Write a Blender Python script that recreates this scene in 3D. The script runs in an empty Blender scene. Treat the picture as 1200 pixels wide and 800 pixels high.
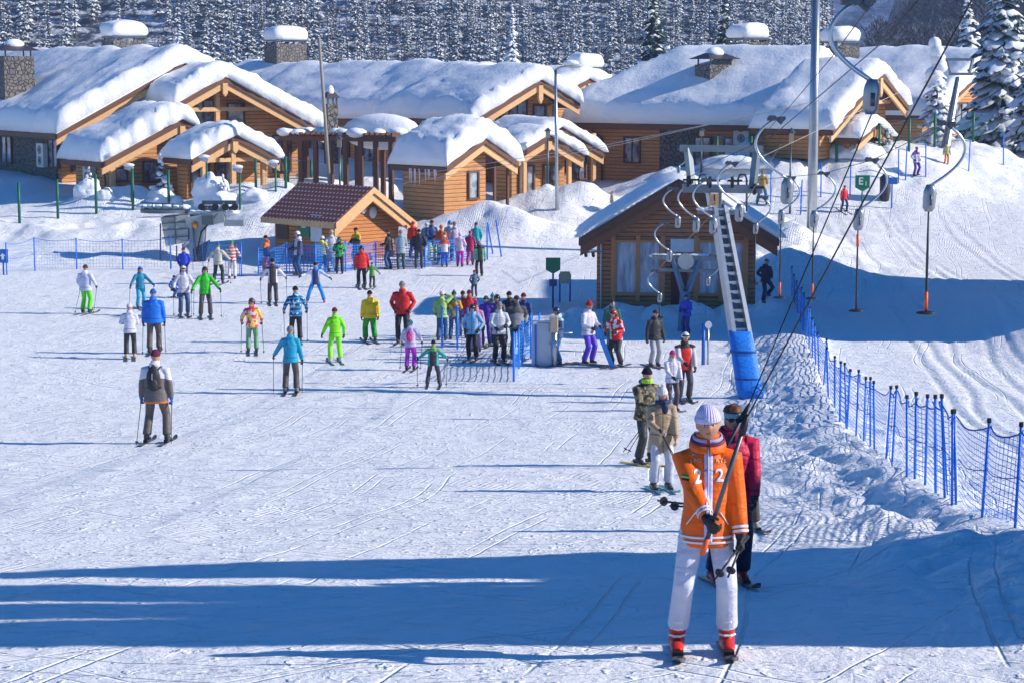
import bpy, math, random
import numpy as np
from mathutils import Vector, Matrix, noise as mnoise
from mathutils.bvhtree import BVHTree
R = math.radians
rnd = random.Random(7)
S = bpy.context.scene
COL = S.collection
PI = math.pi

# ------------------------------------------------------------------ camera geometry
FPX = 2400.0                      # focal length in pixels of the 1200 px wide photo
PITCH = math.atan(320 / FPX)
CAMZ = 8.5
CP, SP = math.cos(PITCH), math.sin(PITCH)

def at(px, py, t):
    """world point seen at a photo pixel, t metres along the optical axis"""
    u = (px - 600) / FPX; w = (400 - py) / FPX
    return Vector((u * t, t * (CP + w * SP), CAMZ + t * (w * CP - SP)))

# ------------------------------------------------------------------ value noise
def _hash(ix, iy, seed):
    n = (ix.astype(np.int64) * 374761393 + iy.astype(np.int64) * 668265263 + seed * 974634777) & 0x7fffffff
    n = ((n ^ (n >> 13)) * 1274126177) & 0x7fffffff
    return ((n ^ (n >> 16)) & 0xffff) / 65535.0

def vnoise(x, y, seed=0):
    ix = np.floor(x); iy = np.floor(y)
    fx = x - ix; fy = y - iy
    fx = fx * fx * (3 - 2 * fx); fy = fy * fy * (3 - 2 * fy)
    a = _hash(ix, iy, seed); b = _hash(ix + 1, iy, seed)
    c = _hash(ix, iy + 1, seed); d = _hash(ix + 1, iy + 1, seed)
    return (a * (1 - fx) + b * fx) * (1 - fy) + (c * (1 - fx) + d * fx) * fy - .5

def fbm(x, y, octaves=4, seed=0):
    s = 0; a = 1.0
    for i in range(octaves):
        s = s + a * vnoise(x * 2 ** i + 17.3 * i, y * 2 ** i - 9.1 * i, seed + i)
        a *= .5
    return s

def sstep(x, a, b):
    t = np.clip((x - a) / (b - a), 0, 1)
    return t * t * (3 - 2 * t)

# ------------------------------------------------------------------ terrain
ROWS = [(800, 13.3), (768, 14.05), (688, 19), (620, 25), (575, 30.2), (532, 37.3), (462, 51), (430, 57), (403, 62.3), (368, 71.5), (340, 79), (310, 88), (270, 97), (225, 109), (206, 118), (150, 140)]
_ky = []; _kz = []
for r_, t_ in ROWS:
    p_ = at(600, r_, t_); _ky.append(p_.y); _kz.append(p_.z)
_ky = [-60, -20, 0] + _ky + [165, 400]
_kz = [14, 9.2, 6.45] + _kz + [5.5, 4]
_yd = np.arange(-60, 400, .25)
_zd = np.interp(_yd, _ky, _kz)
_k = np.exp(-(np.arange(-16, 17) / 7.0) ** 2); _k /= _k.sum()
_zd = np.convolve(np.pad(_zd, 16, mode='edge'), _k, mode='valid')

FENCE_PX = [(1235, 640), (1189, 620), (1150, 609), (1121, 594), (1116, 593), (1108, 586), (1097, 579), (1084, 570), (1072, 562), (1063, 559), (1045, 543), (1038, 539), (1025, 528), (1020, 524), (1012, 519), (1003, 512), (992, 504), (984, 496), (978, 480), (971, 466), (965, 452), (960, 440), (956, 430), (952, 420), (948, 410), (944, 400), (941, 390), (938, 380), (935, 370), (931, 358), (928, 348)]

def base_z(x, y):
    z = np.interp(y, _yd, _zd)
    z = z + .012 * np.clip(x, -8, 12) * (1 - sstep(y, 40, 60))
    # bank at the far right beside the piste
    b = sstep(x, 13.5 + 0 * y, 18.5 + 0 * y) * sstep(y, 40, 56) * (1 - sstep(y, 66, 80))
    z = z + 1.2 * b
    # raised terrace under the lodges, slight step above the piste at left
    z = z + .35 * sstep(y, 98, 100.5) * (1 - sstep(x, -9, -3))
    return z

_rid = None
def ridge_dist(x, y):
    """signed distance in x from the blue fence line"""
    xs = np.interp(y, _rid[0], _rid[1])
    return x - xs

def gz(x, y):
    """terrain height with its big lumps (arrays or floats)"""
    x = np.asarray(x, float); y = np.asarray(y, float)
    z = base_z(x, y)
    if _rid is not None:
        d = ridge_dist(x, y)
        near = sstep(y, 8, 14) * (1 - sstep(y, 60, 72))
        z = z + near * .20 * np.exp(-((d + .5) / .8) ** 2)
        m = near * np.exp(-((d + 1.3) / 1.15) ** 2)
        lump = np.abs(fbm(x * .9, y * .55, 4, 3))
        z = z + m * (.36 * lump - .03)
        m2 = near * np.exp(-((d - .3) / .9) ** 2)
        z = z + m2 * .22 * np.abs(fbm(x * 1.3, y * .7, 3, 9))
    # bumpy bank between the hut and the right hand piste
    cx = 11.5; m = np.exp(-((x - cx) / 3.4) ** 2) * sstep(y, 76, 84) * (1 - sstep(y, 92, 99))
    z = z + m * (1.1 + 1.5 * fbm(x * .35, y * .25, 4, 21))
    # shovelled snow around the hut
    m = np.exp(-((y - 69.2) / 1.0) ** 2) * sstep(x, .5, 2.5) * (1 - sstep(x, 9, 11))
    z = z + m * (.25 + .9 * np.abs(fbm(x * .8, y * .8, 3, 31)))
    # snow bank across the left, behind the queue
    m = np.exp(-((y - 96) / 3.2) ** 2) * (1 - sstep(x, -8, -3))
    z = z + m * (.5 + .8 * fbm(x * .35, y * .3, 4, 41))
    m = np.exp(-((y - 89.3) / 1.1) ** 2) * (1 - sstep(x, -15.5, -13.5))
    z = z + m * (.22 + .35 * fbm(x * .6, y * .6, 3, 43))
    # heaps right of the little cabin
    for hx, hy, hr, hh in ((-.6, 96, 3.4, 1.25), (2.4, 102, 3.0, 1.3), (-3.5, 101, 2.5, .8), (-12.3, 100, 3.0, 1.3), (-19.5, 101.5, 2.2, .9), (10.5, 105.5, 4.5, 1.3), (17.5, 107, 7.5, 2.3), (25, 112, 8, 2.0)):
        m = np.exp(-(((x - hx) / hr) ** 2 + ((y - hy) / (hr * .6)) ** 2))
        z = z + m * hh * (1 + (.8 if hr < 6 else .25) * fbm(x * .5, y * .5, 3, 51))
    # drifts beyond
    m = sstep(y, 97, 104)
    z = z + m * .5 * fbm(x * .16, y * .16, 4, 61)
    z = z + sstep(y, 120, 160) * 1.5 * fbm(x * .03, y * .03, 3, 71)
    z = z + .05 * fbm(x * .25, y * .2, 3, 81) * sstep(y, 5, 20)
    return z

def gzf(x, y):
    return float(gz(np.array([x]), np.array([y]))[0])

def ground(px, py, fn=None):
    """world point where the ray through a photo pixel meets the terrain, and its axial distance"""
    fn = fn or gz
    ts = np.arange(8, 190, .1)
    u = (px - 600) / FPX; w = (400 - py) / FPX
    X = u * ts; Y = ts * (CP + w * SP); Z = CAMZ + ts * (w * CP - SP)
    below = np.nonzero(Z < fn(X, Y))[0]
    i = int(below[0]) if len(below) else len(ts) - 1
    t = float(ts[i]) - .05
    p = at(px, py, t)
    return Vector((p.x, p.y, gzf(p.x, p.y))), t

_pts = [ground(a, b, base_z)[0] for a, b in FENCE_PX]
_pts.sort(key=lambda p: p.y)
_rid = (np.array([0] + [p.y for p in _pts] + [100]), np.array([_pts[0].x - .3] + [p.x for p in _pts] + [_pts[-1].x]))

# ------------------------------------------------------------------ mesh builder
class MB:
    def __init__(s):
        s.v = []; s.f = []; s.m = []; s.cur = 0
    def add(s, verts, faces):
        o = len(s.v); s.v += [tuple(a) for a in verts]
        s.f += [tuple(i + o for i in f) for f in faces]; s.m += [s.cur] * len(faces)
        return s
    def box(s, c, size, rot=None, taper=1.0):
        hx, hy, hz = size[0] / 2, size[1] / 2, size[2] / 2
        vs = []
        for z in (-hz, hz):
            k = taper if z > 0 else 1
            for x, y in ((-hx, -hy), (hx, -hy), (hx, hy), (-hx, hy)):
                v = Vector((x * k, y * k, z))
                if rot is not None: v = rot @ v
                vs.append(v + Vector(c))
        return s.add(vs, [(3, 2, 1, 0), (4, 5, 6, 7), (0, 1, 5, 4), (1, 2, 6, 5), (2, 3, 7, 6), (3, 0, 4, 7)])
    def bar(s, a, b, w, h, up=(0, 0, 1)):
        """rectangular beam from a to b; w sideways, h along up"""
        a = Vector(a); b = Vector(b); d = (b - a)
        L = d.length; d.normalize()
        side = d.cross(Vector(up))
        if side.length < 1e-4: side = d.cross(Vector((1, 0, 0)))
        side.normalize(); u = side.cross(d)
        vs = []
        for p in (a, b):
            for i, j in ((-1, -1), (1, -1), (1, 1), (-1, 1)):
                vs.append(p + side * (i * w / 2) + u * (j * h / 2))
        return s.add(vs, [(0, 1, 2, 3), (7, 6, 5, 4), (0, 4, 5, 1), (1, 5, 6, 2), (2, 6, 7, 3), (3, 7, 4, 0)])
    def tube(s, pts, rads, n=8, cap=True):
        pts = [Vector(p) for p in pts]
        if not isinstance(rads, (list, tuple)): rads = [rads] * len(pts)
        o = len(s.v); rings = []
        ref = None
        for i, p in enumerate(pts):
            d = (pts[min(i + 1, len(pts) - 1)] - pts[max(i - 1, 0)]).normalized()
            if ref is None:
                ref = Vector((1, 0, 0)) if abs(d.x) < .8 else Vector((0, 1, 0))
            side = (ref - d * ref.dot(d)).normalized(); ref = side
            up = d.cross(side)
            rr = rads[i]
            rx, ry = (rr if isinstance(rr, (tuple, list)) else (rr, rr))
            rings.append([p + side * (rx * math.cos(a)) + up * (ry * math.sin(a)) for a in [2 * PI * k / n for k in range(n)]])
        return s.rings(rings, cap)
    def rings(s, rings, cap=True):
        n = len(rings[0]); vs = [v for r in rings for v in r]; fs = []
        for i in range(len(rings) - 1):
            for k in range(n):
                a = i * n + k; b = i * n + (k + 1) % n
                fs.append((a, b, b + n, a + n))
        if cap:
            fs.append(tuple(reversed(range(n)))); fs.append(tuple((len(rings) - 1) * n + k for k in range(n)))
        return s.add(vs, fs)
    def cyl(s, a, b, r, r2=None, n=10):
        return s.tube([a, b], [r, r if r2 is None else r2], n)
    def ell(s, c, r, n=12, m=8, rot=None, fn=None, z0=-1.0):
        """ellipsoid, cut flat at normalised height z0"""
        c = Vector(c); rings = []
        a0 = math.asin(max(-1, min(1, z0))) if z0 > -1 else -PI / 2 + .18
        for i in range(m + 1):
            a = a0 + (PI / 2 - .05 - a0) * i / m
            ring = []
            for k in range(n):
                b = 2 * PI * k / n
                v = Vector((math.cos(a) * math.cos(b) * r[0], math.cos(a) * math.sin(b) * r[1], math.sin(a) * r[2]))
                if fn: v = fn(v)
                if rot is not None: v = rot @ v
                ring.append(v + c)
            rings.append(ring)
        return s.rings(rings)
    def prism(s, poly, off):
        """closed polygon (3d points) pushed along off"""
        n = len(poly); off = Vector(off); a = [Vector(p) for p in poly]
        vs = a + [p + off for p in a]
        fs = [tuple(reversed(range(n))), tuple(range(n, 2 * n))] + [(i, (i + 1) % n, (i + 1) % n + n, i + n) for i in range(n)]
        return s.add(vs, fs)
    def grid(s, P):
        """P[i][j] points -> open sheet"""
        n = len(P[0]); vs = [p for r in P for p in r]
        return s.add(vs, [(i * n + j, i * n + j + 1, (i + 1) * n + j + 1, (i + 1) * n + j) for i in range(len(P) - 1) for j in range(n - 1)])
    def build(s, name, mat, parent=None, smooth=False, loc=None, rotz=None, bevel=0):
        me = bpy.data.meshes.new(name)
        me.from_pydata(s.v, [], s.f)
        mats = mat if isinstance(mat, (list, tuple)) else [mat]
        for m in mats: me.materials.append(m)
        if len(mats) > 1: me.polygons.foreach_set('material_index', s.m)
        import bmesh
        bm = bmesh.new(); bm.from_mesh(me)
        if len(s.f) < 60000: bmesh.ops.recalc_face_normals(bm, faces=bm.faces)
        bm.to_mesh(me); bm.free()
        if smooth:
            me.polygons.foreach_set('use_smooth', [True] * len(me.polygons))
        o = bpy.data.objects.new(name, me); COL.objects.link(o)
        if parent is not None: o.parent = parent
        if loc is not None: o.location = loc
        if rotz is not None: o.rotation_euler = (0, 0, rotz)
        if bevel:
            b = o.modifiers.new('bevel', 'BEVEL'); b.width = bevel; b.segments = 2; b.limit_method = 'ANGLE'
        return o

def tag(o, label=None, cat=None, group=None, kind=None):
    if label: o['label'] = label
    if cat: o['category'] = cat
    if group: o['group'] = group
    if kind: o['kind'] = kind
    return o

def empty(name, loc, rotz=0, label=None, cat=None, group=None):
    o = bpy.data.objects.new(name, None); COL.objects.link(o)
    o.empty_display_size = .2
    o.location = loc; o.rotation_euler = (0, 0, rotz)
    return tag(o, label, cat, group)

def kids(o): return [c for c in S.objects if c.parent == o]
def copy_tree(o, parent=None, children=None):
    c = o.copy(); COL.objects.link(c); c.parent = parent
    for ch in list(o.children): copy_tree(ch, c)
    return c

# ------------------------------------------------------------------ materials
_mats = {}
class NT:
    def __init__(s, name):
        s.m = bpy.data.materials.new(name); s.m.use_nodes = True
        s.t = s.m.node_tree; s.b = s.t.nodes['Principled BSDF']
    def n(s, typ, **kw):
        nd = s.t.nodes.new(typ)
        for k, v in kw.items():
            if k.startswith('i_'):
                key = k[2:]; nd.inputs[int(key) if key.isdigit() else key.replace('_', ' ')].default_value = v
            else: setattr(nd, k, v)
        return nd
    def l(s, a, b, ao=0, bi=0):
        s.t.links.new(a.outputs[ao] if not isinstance(a, bpy.types.NodeSocket) else a,
                      b.inputs[bi] if not isinstance(b, bpy.types.NodeSocket) else b)
    def math(s, op, a, b=None, clamp=False):
        nd = s.n('ShaderNodeMath', operation=op); nd.use_clamp = clamp
        for i, v in enumerate((a, b)):
            if v is None: continue
            if isinstance(v, (int, float)): nd.inputs[i].default_value = v
            else: s.t.links.new(v, nd.inputs[i])
        return nd.outputs[0]
    def mix(s, fac, a, b, typ='MIX'):
        nd = s.n('ShaderNodeMix', data_type='RGBA', blend_type=typ)
        for i, v in ((0, fac), (6, a), (7, b)):
            if isinstance(v, (int, float)): nd.inputs[i].default_value = v
            elif isinstance(v, tuple): nd.inputs[i].default_value = (*v[:3], 1)
            else: s.t.links.new(v, nd.inputs[i])
        return nd.outputs[2]
    def ramp(s, fac, a, b, ca=(0, 0, 0), cb=(1, 1, 1)):
        nd = s.n('ShaderNodeValToRGB'); s.t.links.new(fac, nd.inputs[0])
        nd.color_ramp.elements[0].position = a; nd.color_ramp.elements[1].position = b
        nd.color_ramp.elements[0].color = (*ca, 1); nd.color_ramp.elements[1].color = (*cb, 1)
        return nd.outputs[0]
    def noise(s, vec, scale, detail=4, rough=.55, dist=0):
        nd = s.n('ShaderNodeTexNoise'); nd.inputs['Scale'].default_value = scale; nd.inputs['Detail'].default_value = detail
        nd.inputs['Roughness'].default_value = rough; nd.inputs['Distortion'].default_value = dist
        if vec is not None: s.t.links.new(vec, nd.inputs['Vector'])
        return nd.outputs[0]
    def map(s, vec, scale=(1, 1, 1), rot=(0, 0, 0), loc=(0, 0, 0)):
        nd = s.n('ShaderNodeMapping'); nd.inputs['Scale'].default_value = scale
        nd.inputs['Rotation'].default_value = rot; nd.inputs['Location'].default_value = loc
        s.t.links.new(vec, nd.inputs['Vector']); return nd.outputs[0]
    def obj(s): return s.n('ShaderNodeTexCoord').outputs['Object']
    def pos(s): return s.n('ShaderNodeNewGeometry').outputs['Position']
    def bump(s, h, strength=.5, dist=.01, normal=None):
        nd = s.n('ShaderNodeBump'); nd.inputs['Strength'].default_value = strength; nd.inputs['Distance'].default_value = dist
        s.t.links.new(h, nd.inputs['Height'])
        if normal is not None: s.t.links.new(normal, nd.inputs['Normal'])
        return nd.outputs[0]
    def out(s, col=None, rough=None, normal=None, spec=None, metal=None):
        if col is not None:
            if isinstance(col, tuple): s.b.inputs['Base Color'].default_value = (*col[:3], 1)
            else: s.t.links.new(col, s.b.inputs['Base Color'])
        if rough is not None:
            if isinstance(rough, (int, float)): s.b.inputs['Roughness'].default_value = rough
            else: s.t.links.new(rough, s.b.inputs['Roughness'])
        if normal is not None: s.t.links.new(normal, s.b.inputs['Normal'])
        if spec is not None: s.b.inputs['Specular IOR Level'].default_value = spec
        if metal is not None: s.b.inputs['Metallic'].default_value = metal
        return s.m

def lin(c):
    """0-255 sRGB to linear"""
    return tuple(((v / 255) / 12.92 if v / 255 <= .04045 else ((v / 255 + .055) / 1.055) ** 2.4) for v in c)

def cached(fn):
    def w(*a):
        k = (fn.__name__,) + a
        if k not in _mats: _mats[k] = fn(*a)
        return _mats[k]
    return w

@cached
def m_plain(name, col, rough=.6, metal=0.0, var=.15, bump=.0):
    t = NT(name); o = t.obj(); nz = t.noise(o, 6, 4)
    dark = tuple(c * (1 - var) for c in col); lite = tuple(min(1, c * (1 + var)) for c in col)
    c = t.mix(nz, dark, lite)
    nrm = t.bump(t.noise(o, 40, 3), .3, bump) if bump else None
    return t.out(c, rough, nrm, .4, metal)

@cached
def m_fabric(col, shine=.45, seams=1.0):
    t = NT('padded_fabric'); o = t.obj()
    c = t.mix(t.noise(o, 5, 3), tuple(v * .82 for v in col), tuple(min(.95, v * 1.12) for v in col))
    w = t.noise(t.map(o, (4.5, 4.5, 11)), 1, 3, .5, .8)
    f = t.noise(o, 18, 3)
    h = t.math('ADD', w, t.math('MULTIPLY', f, .22))
    sp = t.n('ShaderNodeSeparateXYZ'); t.l(o, sp)
    seam = t.math('LESS_THAN', t.math('ABSOLUTE', t.math('SUBTRACT', sp.outputs[2], .985)), .010)
    zipl = t.math('MULTIPLY', t.math('LESS_THAN', t.math('ABSOLUTE', sp.outputs[0]), .009), t.math('LESS_THAN', sp.outputs[1], -.05))
    yk = t.math('LESS_THAN', t.math('ABSOLUTE', t.math('SUBTRACT', t.math('ADD', sp.outputs[2], t.math('MULTIPLY', t.math('ABSOLUTE', sp.outputs[0]), .4)), 1.36)), .006)
    c = t.mix(t.math('MULTIPLY', t.math('MAXIMUM', t.math('MAXIMUM', seam, zipl), yk), seams), c, tuple(v * .45 for v in col))
    t.out(c, 1 - shine, t.bump(h, .8, .03), .3)
    return t.m

@cached
def m_pattern(kind, a, b, c3):
    """two or three colour garment: kind = bands / camo / yoke / patch"""
    t = NT('patterned_fabric'); o = t.obj()
    sep = t.n('ShaderNodeSeparateXYZ'); t.l(o, sep)
    z = sep.outputs[2]
    if kind == 'bands':
        f = t.math('FRACT', t.math('ADD', t.math('MULTIPLY', z, 7), t.math('MULTIPLY', t.noise(o, 6, 2), .5)))
        c = t.mix(t.math('GREATER_THAN', f, .5), a, b)
        c = t.mix(t.math('GREATER_THAN', t.noise(o, 12, 1), .6), c, c3)
    elif kind == 'camo':
        c = t.mix(t.ramp(t.noise(o, 9, 2), .48, .5), a, b)
        c = t.mix(t.ramp(t.noise(t.map(o, (1, 1, 1), (0, 0, 0), (5, 3, 1)), 14, 1), .55, .57), c, c3)
    elif kind == 'yoke':
        zz = t.math('ADD', z, t.math('MULTIPLY', t.math('ABSOLUTE', sep.outputs[0]), .25))
        c = t.mix(t.math('GREATER_THAN', zz, 1.30), a, b)
        c = t.mix(t.math('GREATER_THAN', t.math('ABSOLUTE', t.math('SUBTRACT', z, .80)), .022), c3, c)
    elif kind == 'sides':
        c = t.mix(t.math('GREATER_THAN', t.math('ABSOLUTE', sep.outputs[0]), .13), a, b)
        c = t.mix(t.math('GREATER_THAN', z, 1.4), c, c3)
    else:
        v = t.n('ShaderNodeTexVoronoi'); v.inputs['Scale'].default_value = 11; t.l(o, v)
        w = t.n('ShaderNodeSeparateColor'); t.l(v, w, 1, 0)
        c = t.mix(t.math('GREATER_THAN', w.outputs[0], .4), a, b)
        c = t.mix(t.math('GREATER_THAN', w.outputs[1], .7), c, c3)
    wv = t.noise(t.map(o, (4.5, 4.5, 11)), 1, 3, .5, .8)
    return t.out(c, .6, t.bump(wv, .8, .03), .3)

@cached
def m_planks(name, col, step=.18, dark=.55, vert=False, contrast=.25):
    t = NT(name); o = t.obj(); sep = t.n('ShaderNodeSeparateXYZ'); t.l(o, sep)
    z = sep.outputs[2] if not vert else t.math('ADD', sep.outputs[0], sep.outputs[1])
    q = t.math('DIVIDE', z, step)
    fr = t.math('FRACT', q); fl = t.math('FLOOR', q)
    wn = t.n('ShaderNodeTexWhiteNoise', noise_dimensions='1D'); t.l(fl, wn, 0, 0)
    grain = t.noise(t.map(o, (1.2, 1.2, 14) if not vert else (9, 9, .8)), 2.0, 5, .6, .8)
    c = t.mix(wn.outputs[0], tuple(v * (1 - contrast) for v in col), tuple(min(1, v * (1 + contrast)) for v in col))
    c = t.mix(t.ramp(grain, .35, .75), c, tuple(v * .6 for v in col))
    blot = t.noise(o, .6, 4)
    c = t.mix(t.math('MULTIPLY', t.ramp(blot, .4, .7), .5), c, (col[0] * 1.3, col[1] * 1.15, col[2] * .9))
    g = t.math('LESS_THAN', t.math('ABSOLUTE', t.math('SUBTRACT', fr, .5)), .44)
    c = t.mix(g, tuple(v * dark * .4 for v in col), c)
    h = t.math('SUBTRACT', 1.0, t.math('POWER', t.math('ABSOLUTE', t.math('MULTIPLY', t.math('SUBTRACT', fr, .5), 2)), 6))
    h = t.math('ADD', h, t.math('MULTIPLY', grain, .15))
    return t.out(c, .62, t.bump(h, 1, .02), .3)

@cached
def m_stone():
    t = NT('fieldstone'); o = t.obj()
    v = t.n('ShaderNodeTexVoronoi', feature='DISTANCE_TO_EDGE'); v.inputs['Scale'].default_value = 4.2; t.l(o, v)
    v2 = t.n('ShaderNodeTexVoronoi'); v2.inputs['Scale'].default_value = 4.2; t.l(o, v2)
    sc = t.n('ShaderNodeSeparateColor'); t.l(v2, sc, 1, 0)
    c = t.mix(sc.outputs[0], (.07, .065, .06), (.26, .20, .13))
    c = t.mix(t.noise(o, 12, 4), c, (.2, .2, .21))
    c = t.mix(t.math('LESS_THAN', v.outputs[0], .05), c, (.06, .055, .05))
    return t.out(c, .85, t.bump(t.ramp(v.outputs[0], 0, .12), 1, .04), .3)

@cached
def m_snow():
    t = NT('deep_snow'); p = t.pos()
    n1 = t.noise(p, 1.3, 5, .6); n2 = t.noise(p, 9, 4, .6); n3 = t.noise(p, 45, 3, .6)
    h = t.math('ADD', t.math('MULTIPLY', n1, .35), t.math('ADD', t.math('MULTIPLY', n2, .10), t.math('MULTIPLY', n3, .02)))
    c = t.mix(n1, (.80, .82, .86), (.90, .91, .93))
    return t.out(c, .65, t.bump(h, .55, .35), .25)

@cached
def m_piste():
    t = NT('packed_snow'); p = t.pos()
    sep = t.n('ShaderNodeSeparateXYZ'); t.l(p, sep); X, Y = sep.outputs[0], sep.outputs[1]
    wav = t.noise(p, .075, 1.5, .4)
    def tracks(a, freq, amp, width, off, thr, pair=.10, wv=None):
        """thin, nearly straight paired cuts that run across the slope at angle a and fade in and out"""
        q = t.map(p, (1, 1, 1), (0, 0, a), (off, off * .7, 0))
        sp = t.n('ShaderNodeSeparateXYZ'); t.l(q, sp)
        f = t.math('FRACT', t.math('ADD', t.math('MULTIPLY', sp.outputs[0], freq), t.math('MULTIPLY', wv or wav, amp)))
        d = t.math('ABSOLUTE', t.math('SUBTRACT', t.math('ABSOLUTE', t.math('SUBTRACT', f, .5)), pair))
        ln = t.ramp(d, width * .2, width, (1, 1, 1), (0, 0, 0))
        mk = t.ramp(t.noise(t.map(q, (1.6, .16, 1)), .8, 3, .7), thr, thr + .16)
        return t.math('MULTIPLY', ln, mk)
    l1 = tracks(.15, .9, 2.2, .020, 3, .47); l2 = tracks(.80, 1.1, -2.5, .024, 17, .49, .07); l3 = tracks(-.75, 1.0, 2.5, .022, 29, .49, .12)
    l4 = tracks(1.30, 1.4, 2.5, .030, 41, .50, .0); l5 = tracks(-1.2, 1.7, -3, .036, 53, .51, .0); l6 = tracks(.45, 2.1, 4, .036, 67, .52, .0)
    lines = t.math('MAXIMUM', t.math('MAXIMUM', t.math('MAXIMUM', l1, l2), t.math('MAXIMUM', l3, l4)), t.math('MAXIMUM', l5, l6))
    lit = tracks(1.50, 1.2, 4, .05, 5, .52, .0)
    cw = t.math('SINE', t.math('MULTIPLY', t.math('ADD', X, t.math('ADD', t.math('MULTIPLY', Y, -.30), t.math('MULTIPLY', t.noise(p, .18, 1), 1.2))), 58))
    cm = t.ramp(t.noise(t.map(p, (1, .5, 1), (0, 0, 0), (4, 9, 0)), .30, 5, .7), .53, .60)
    near = t.math('LESS_THAN', Y, 103)
    cord = t.math('MULTIPLY', t.math('MULTIPLY', cw, cm), .055)
    g1 = t.noise(t.map(p, (1, .5, 1)), 1.8, 7, .66, .2); g2 = t.noise(p, 14, 5, .7); g3 = t.noise(p, .35, 4)
    chips = t.math('SUBTRACT', t.ramp(t.noise(t.map(p, (1, .6, 1)), 7, 2, .5), .62, .70), t.math('MULTIPLY', t.ramp(t.noise(t.map(p, (.8, 2.6, 1), (0, 0, .5), (3, 8, 0)), 2.6, 3, .6), .60, .66), 1.4))
    h = t.math('ADD', t.math('MULTIPLY', g1, .70), t.math('MULTIPLY', g2, .24))
    h = t.math('ADD', h, t.math('MULTIPLY', g3, .5))
    h = t.math('ADD', h, t.math('MULTIPLY', chips, .22))
    h = t.math('ADD', h, t.math('MULTIPLY', near, t.math('SUBTRACT', t.math('ADD', cord, t.math('MULTIPLY', lit, .22)), t.math('MULTIPLY', lines, .42))))
    c = t.mix(g3, (.83, .84, .86), (.90, .90, .91))
    c = t.mix(t.math('MULTIPLY', t.ramp(g2, .55, .8), .3), c, (.78, .80, .84))
    return t.out(c, t.ramp(g1, .3, .7, (.5, .5, .5), (.75, .75, .75)), t.bump(h, .9, .095), .3)

@cached
def m_glass():
    t = NT('window_glass'); o = t.obj()
    c = t.mix(t.ramp(t.noise(o, 1.5, 3), .4, .6), (.03, .04, .06), (.35, .40, .48))
    return t.out(c, .12, None, .8)

@cached
def m_net(col, cell, thick, dens):
    t = NT('safety_netting'); o = t.obj(); sep = t.n('ShaderNodeSeparateXYZ'); t.l(o, sep)
    def g(v): return t.math('LESS_THAN', t.math('FRACT', t.math('DIVIDE', v, cell)), thick)
    hor = t.math('ADD', sep.outputs[0], sep.outputs[1])
    f = t.math('MAXIMUM', g(hor), g(sep.outputs[2]))
    f = t.math('MAXIMUM', f, dens)
    t.out(col, .7, None, .2)
    tr = t.n('ShaderNodeBsdfTransparent'); mx = t.n('ShaderNodeMixShader')
    t.t.links.new(f, mx.inputs[0]); t.l(tr, mx, 0, 1); t.l(t.b, mx, 0, 2)
    t.l(mx, t.t.nodes['Material Output'], 0, 0)
    return t.m

@cached
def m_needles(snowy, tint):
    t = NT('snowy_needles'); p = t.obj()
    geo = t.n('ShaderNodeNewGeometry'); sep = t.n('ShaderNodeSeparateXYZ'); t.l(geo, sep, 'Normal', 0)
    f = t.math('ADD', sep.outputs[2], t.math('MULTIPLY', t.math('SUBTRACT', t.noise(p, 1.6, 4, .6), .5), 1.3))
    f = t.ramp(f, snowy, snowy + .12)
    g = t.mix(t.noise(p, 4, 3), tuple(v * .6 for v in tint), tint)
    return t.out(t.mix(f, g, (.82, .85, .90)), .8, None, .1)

STEEL = m_plain('galvanised_steel', (.42, .45, .48), .35, .8, .2, .002)
DARKSTEEL = m_plain('dark_steel', (.10, .12, .14), .4, .6)
BLACK = m_plain('black_rubber', (.015, .015, .018), .5)
WHITEP = m_plain('white_paint', (.8, .8, .8), .4)
SNOW = m_snow()
SKIN = m_plain('skin', (.50, .25, .155), .5, 0.0, .1)
WOOD = m_planks('honey_log_cladding', (.60, .285, .11), .2)
WOODD = m_planks('brown_log_cladding', (.30, .115, .045), .2)
HUTW = m_planks('dark_hut_cladding', (.56, .235, .115), .15)
BEAM = m_plain('honey_timber', (.70, .41, .19), .6, 0.0, .25, .003)
BEAMD = m_plain('brown_timber', (.13, .055, .03), .6, 0.0, .25, .003)
BLUEP = m_plain('blue_paint', (.02, .13, .55), .45)
GREENP = m_plain('green_paint', (.01, .13, .07), .45)
# ================================================================== camera, light, sky
cam_d = bpy.data.cameras.new('camera'); cam = bpy.data.objects.new('camera', cam_d); COL.objects.link(cam)
cam_d.sensor_width = 36; cam_d.lens = 72.0; cam_d.clip_end = 9000; cam_d.clip_start = .3
cam.location = (0, 0, CAMZ); cam.rotation_euler = (PI / 2 - PITCH, 0, 0)
S.camera = cam
SUN_EL, SUN_BACK = R(28), R(-5)
sd = Vector((math.cos(SUN_EL) * math.cos(SUN_BACK), math.cos(SUN_EL) * math.sin(SUN_BACK), math.sin(SUN_EL)))   # towards the sun
sun_d = bpy.data.lights.new('sun', 'SUN'); sun = bpy.data.objects.new('sun', sun_d); COL.objects.link(sun)
sun_d.energy = 5.0; sun_d.angle = R(.5); sun_d.color = (1.0, .93, .83)
sun.rotation_euler = sd.to_track_quat('Z', 'Y').to_euler(); sun.location = (60, 0, 40)
W = bpy.data.worlds.new('World'); S.world = W; W.use_nodes = True
wn = W.node_tree; bg = wn.nodes['Background']; bg.inputs[1].default_value = .118
sky = wn.nodes.new('ShaderNodeTexSky'); sky.sky_type = 'NISHITA'; sky.sun_disc = False
sky.sun_elevation = SUN_EL; sky.sun_rotation = math.atan2(sd.x, sd.y)
sky.air_density = 1.0; sky.dust_density = .2; sky.ozone_density = 3.0; sky.altitude = 1600
hs = wn.nodes.new('ShaderNodeHueSaturation'); hs.inputs['Saturation'].default_value = 1.7
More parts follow.
